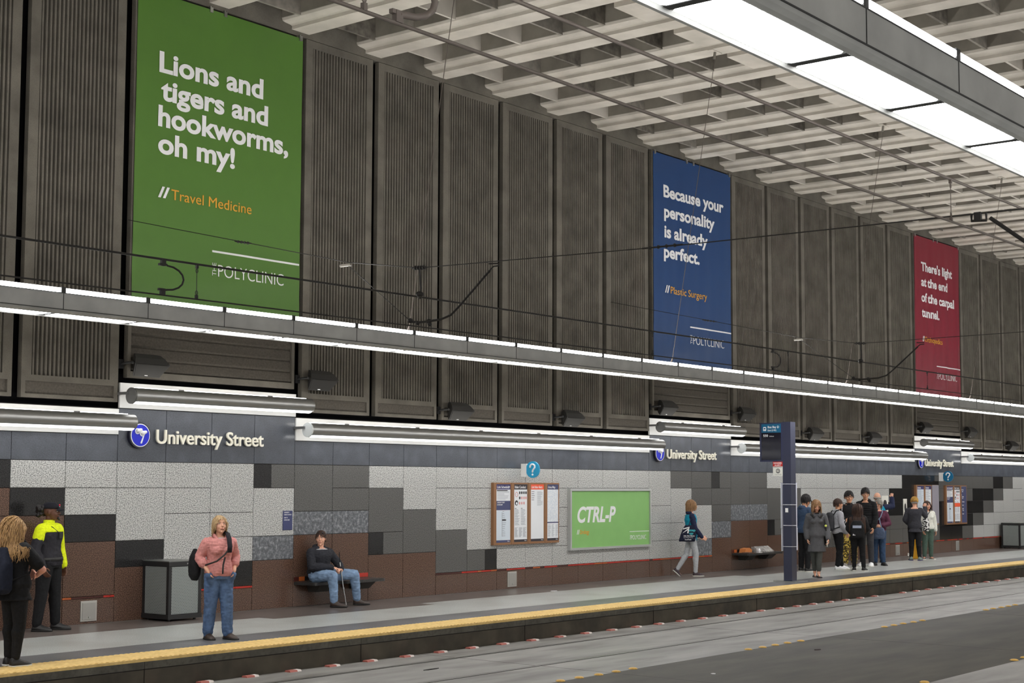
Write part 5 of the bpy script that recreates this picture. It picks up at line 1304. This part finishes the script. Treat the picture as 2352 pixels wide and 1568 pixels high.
held(P, 'backpack', 'dark grey backpack worn by the person in the light grey hoodie', 'backpack', [('bag', soft(bp2), F_charcoal), ('strap', straps(P), F_black)])
ph = MB(); ph.tube([(.075,-.30,1.24),(.04,-.34,1.31)], .010, 6); held(P, 'rolled_paper', 'small white paper roll in the hand of the person in the hoodie', 'paper', [('roll', ph, S_white)])
# ---- 9 camouflage trousers
M_camo = noisy('camouflage', [(.36, rgb(206,178,84)), (.43, rgb(160,134,48)), (.455, rgb(30,28,20)), (.53, rgb(36,32,22)), (.555, rgb(170,144,56)), (.64, rgb(210,184,92))], 13, 2, .85, bump=.2, bscale=12)
P = Person('person with glasses in black shirt and yellow camouflage trousers, smiling at the camera', 21.70, -1.50, -150, 1.925, SK_tan, build=(1.14,1.15), head=(6,0), vox=.010, hs=1.2,
    J=dict(rel=(-.135,.0,.635), rwr=(-.125,-.055,.50), lel=(.135,.01,.635), lwr=(.13,-.03,.50)))
P.make_body(); P.face(smile=True, glasses=M_glass_f)
P.cloth('shirt', F_black, (-.03, .955, .020), (1.95, .045, .034), extra=lambda mb, s: [mb.ball(s.j['neck']+Vector((math.cos(a*.7)*.07, math.sin(a*.7)*.06, 0)), .028, 8, 6) for a in range(10)])
P.cloth('trousers', M_camo, (-.05, .12, .010), legs=(1.92, .062, .052, .040))
P.shoe(S_grey, S_wsole, .16, trim=S_white)
P.hair(H_black, .026, 460, .003, .0036, back=-.25, seed=16, fringe=True, line=.46, cap=1.10)
mb = MB(); 
for i in range(5): mb.disc((.0, -.150-.006*i if i < 3 else -.16, .98+i*.085), (0,1,0), .007, .006, 8)
held(P, 'backpack', 'grey strapped backpack worn by the person in camouflage trousers', 'backpack', [('strap', straps(P, .09, xs=.085), F_lgrey), ('bag', soft(bp2), F_lgrey)])
# ---- 10 tall person in puffer jacket
P = Person('tall person with black fringe and glasses in black puffer jacket behind the long-haired person', 22.35, -1.66, -172, 2.02, SK_tan, build=(.98,1.05), head=(22,4), vox=.010,
    J=dict(rel=(-.125,.0,.635), rwr=(-.115,-.06,.50), lel=(.125,.0,.635), lwr=(.115,-.06,.50)))
P.make_body(); P.face(smile=True, glasses=M_glass_f)
P.cloth('puffer_jacket', F_black, (.0, .94, .024), (1.95, .043, .034), folds=(.010, 9, (.4,.4,2.6)), extra=hood)
P.cloth('trousers', F_charcoal, (-.05, .12, .010), legs=(1.95, .054, .042, .034))
P.shoe(S_white, S_wsole, .155)
P.hair(H_black, .030, 460, .001, .0036, back=-.20, seed=17, fringe=True, line=.46, cap=1.08)
# ---- 11 long dark hair, black backpack, seen from behind
P = Person('person with very long dark hair and black backpack seen from behind', 20.17, -2.46, 24, 1.63, SK_tan, build=(1.05,1.1), head=(6,0), vox=.009,
    J=dict(rel=(-.14,-.01,.63), rwr=(-.09,-.11,.56), lel=(.14,-.01,.63), lwr=(.09,-.11,.56), lan=(.055,-.02,.048), ran=(-.085,.02,.048), rkn=(-.07,0,.285)), foot={'r': -25, 'l': 8})
P.make_body(); P.face()
P.cloth('jacket', F_black, (-.02, .955, .022), (1.95, .044, .034))
P.cloth('trousers', F_black, (-.05, .15, .010), legs=(1.92, .058, .042, .030))
P.shoe(S_black, S_wsole, .145)
P.hair(H_dkbrown, .30, 700, .004, .0034, back=-.8, seed=18, spread=.05, cap=1.04)
def bp3(mb): H = P.H; mb.loft([[(math.copysign(abs(math.cos(a*PI/10))**.45, math.cos(a*PI/10))*.098*k*H, (.150+math.copysign(abs(math.sin(a*PI/10))**.7, math.sin(a*PI/10))*.052*k)*H, z*H) for a in range(20)] for z, k in ((.50,.85),(.52,1),(.62,1.04),(.70,.98),(.755,.6))])
pa = MB(); pa.prism([(-.105,1.055),(.105,1.055),(.105,1.118),(-.105,1.118)], 'y', .335, .343)
pb = MB(); pb.box((-.125,.318,1.035), (.125,.336,1.045)); pc = MB()
for i in range(3): pc.prism([(.045+.022*i,.875),(.062+.022*i,.875),(.055+.022*i,.89+.012*i),(.038+.022*i,.89+.012*i)], 'y', .345, .349)
held(P, 'backpack', 'black backpack with pale band worn by the person with very long dark hair', 'backpack', [('bag', soft(bp3), F_black), ('reflective_band', pa, mat('band_pale', rgb(160,168,190), .4)), ('strap', straps(P), F_black), ('zip', pb, S_bsole), ('mark', pc, S_white)])
# ---- 12 bald man with raised arm, seen from behind
P = Person('balding person in teal vest and navy sleeves with one arm raised, seen from behind', 24.35, -1.05, 18, 1.90, SK_fair, build=(1.1,1.1), head=(10,0), vox=.011,
    J=dict(rel=(-.20,-.10,.80), rwr=(-.19,-.16,.925), lel=(.14,0,.635), lwr=(.13,-.05,.50)))
P.make_body({'r': ((0,-1,0), .7, (0,-.2,1))}); P.face()
P.cloth('jacket', F_navy, (-.02, .95, .018), (1.93, .043, .034))
P.cloth('vest', F_teal, (.0, .93, .030)); vest = P.root.children[-1]
mb = MB(); write(mb, 'here to', (.09, .178, 1.47), (-1,0,0), U_, .18, .05, .02, 0, .02); write(mb, 'help', (.07, .178, 1.39), (-1,0,0), U_, .13, .05, .02, 0, .02); mb.build('lettering', M_txt, vest)
P.cloth('trousers', F_dkdenim, (-.05, .12, .010), legs=(1.95, .056, .044, .035))
P.shoe(S_black, S_bsole, .155)
P.hair(H_grey, .022, 260, .001, .0026, back=-.5, seed=19, line=-1, cap=1.02) if False else None
def fringe(mb):
    for a in range(15): an = math.radians(-25+230*a/14); mb.ball(P.hp((math.cos(an)*.041, .010+math.sin(an)*.052, -.006)), .024, 8, 6)
obj_mesh('hair', soft(fringe, .010, 2, (.002, 40)), H_grey, P.root)
# ---- 13 grey-haired woman with blue bag
P = Person('person with short grey hair and glasses in plum top and jeans holding a blue-grey bag', 22.95, -1.73, -158, 1.725, SK_fair, build=(1.12,1.2), head=(-18,0), vox=.009,
    J=dict(rel=(-.14,.0,.635), rwr=(-.03,-.125,.60), lel=(.155,.0,.635), lwr=(.05,-.130,.605), lan=(.06,.0,.048), ran=(-.06,.01,.048)), foot={'l': 28, 'r': -8})
P.make_body({'r': ((0,1,-.4), .6, (1,-.3,0)), 'l': ((0,1,-.4), .6, (-1,-.3,0))}); P.face(brow=H_grey, glasses=M_glass_f)
P.cloth('top', F_plum, (-.06, .955, .018), (1.9, .044, .034), bust=1., flare=.05)
P.cloth('jeans', F_dkdenim, (-.05, .15, .010), legs=(1.96, .058, .045, .036))
P.shoe(S_black, S_bsole, .15)
P.hair(H_grey, .055, 480, .006, .0034, back=-.5, seed=20, line=.44, cap=1.07)
def hbg(mb): mb.loft([[(math.copysign(abs(math.cos(a*PI/10))**.6, math.cos(a*PI/10))*.17*k, -.27+math.sin(a*PI/10)*.075*k, z) for a in range(20)] for z, k in ((.70,.85),(.73,1),(.85,1.05),(.95,.9),(.99,.7))])
hh = MB(); hh.tube([(-.1,-.30,.97),(-.05,-.26,1.15),(.06,-.24,1.26),(.11,-.19,1.40),(.10,-.05,1.47)], .014, 6); hh.tube([(.10,-.30,.97),(.05,-.28,1.12),(.04,-.26,1.22)], .014, 6)
held(P, 'handbag', 'slouchy blue-grey handbag held in front of the person in the plum top', 'bag', [('bag', soft(hbg, .011, 3, (.008, 10)), fabric('bag_bluegrey', rgb(72,84,106))), ('handle', hh, fabric('scarf_bluegrey', rgb(120,134,156)))])
# ---- 14 cropped yellow hair, dark sweater
P = Person('person with cropped yellow hair in dark sweater and black leggings seen from behind', 26.10, -1.36, 22, 1.77, SK_fair, build=(1.12,1.15), head=(14,4), vox=.010,
    J=dict(rel=(-.165,-.075,.70), rwr=(-.155,-.145,.835), lel=(.150,.01,.64), lwr=(.105,-.09,.58), lan=(.062,0,.048), ran=(-.066,0,.048)), foot={'l': 10, 'r': -10})
P.make_body({'r': ((0,-1,0), .6, (-.15,-.2,1)), 'l': ((-1,0,0), .5, (-.3,-1,-.2))}); P.face()
P.cloth('sweater', F_sweater, (-.15, .93, .018), (1.93, .044, .032), flare=.12)
P.cloth('leggings', F_black, (-.05, .1, .006), legs=(1.93, .056, .044, .029))
P.shoe(mat('shoe_greygreen', rgb(120,136,128), .6), mat('sole_purple', rgb(72,62,116), .6), .15)
P.hair(H_gold, .028, 420, .002, .0034, back=-.02, seed=21, line=.3, cap=1.10)
def nape(mb):
    for a in range(13): an = math.radians(-10+200*a/12); mb.ball(P.hp((math.cos(an)*.036, .012+math.sin(an)*.047, -.018)), .024, 8, 6)
obj_mesh('hair', soft(nape, .010, 2, (.002, 40)), H_grey, P.root)
hl = MB(); hl.tube([(-.10,-.10,1.36),(-.07,.02,1.485),(-.03,.12,1.40),(.12,.15,1.05)], .012, 6)
held(P, 'bag_strap', 'thin dark bag strap across the back of the dark sweater', 'strap', [('strap', hl, S_bsole)])
# ---- 15 cream top, green trousers
M_pat = noisy('bag_pattern', [(.44, rgb(24,24,26)), (.48, rgb(222,222,220)), (.6, rgb(226,226,224)), (.64, rgb(30,30,32))], 16, 2, .8)
P = Person('person with brown hair in cream top and sage green trousers carrying a patterned bag', 27.02, -1.34, -132, 1.645, SK_fair, build=(1.02,1.1), head=(10,0), vox=.010,
    J=dict(rel=(-.135,.0,.635), rwr=(-.115,-.06,.50), lel=(.140,.02,.63), lwr=(.145,-.01,.49), ran=(-.075,-.02,.048), lan=(.055,.0,.048)), foot={'l': 14, 'r': -30})
P.make_body(); P.face()
P.cloth('top', F_white, (.06, .955, .022), (1.9, .048, .034), bust=.9)
P.cloth('trousers', F_green, (-.05, .22, .012), legs=(1.93, .058, .046, .034))
P.shoe(S_black, S_wsole, .145, 'flat')
P.hair(H_dkbrown, .12, 480, .005, .0034, back=-.7, seed=22, line=.46, part=.15, cap=1.06)
def pb_(mb): mb.loft([[(-.135+math.copysign(abs(math.cos(a*PI/10))**.6, math.cos(a*PI/10))*.10*k, -.185+math.sin(a*PI/10)*.05*k, z) for a in range(20)] for z, k in ((.80,.8),(.83,1),(.97,1.05),(1.10,.9),(1.17,.6))])
hl = MB(); hl.tube([(-.16,-.17,1.15),(-.05,-.155,1.28),(.06,-.10,1.40),(.09,.0,1.43),(.05,.10,1.36),(-.1,.12,1.15),(-.19,-.05,1.12)], .010, 6)
held(P, 'shoulder_bag', 'black and white patterned bag at the hip of the person in the cream top', 'bag', [('bag', soft(pb_, .011, 3, (.005, 9)), M_pat), ('strap', hl, S_bsole)])
for nm, x, z, w_, h_, lab in (('wall_notice', 28.40, 1.17, .25, .53, 'small white notice with black oval on dark wall beside the yellow hair'), ('wall_notice', 26.90, 1.33, .43, .47, 'pale square notice on the wall behind the grey-haired person')):
    t = thing(nm, lab, 'notice', (x, 0, z)); mb = MB(); mb.box((0,-.012,0), (w_,-.0,h_)); mb.build('sheet', S_wsole, t)
    mb = MB(); mb.disc((w_/2,-.013,h_*.5), (0,1,0), w_*.28, .003, 20, ry=h_*.24); mb.build('printed_symbol', S_black, t)
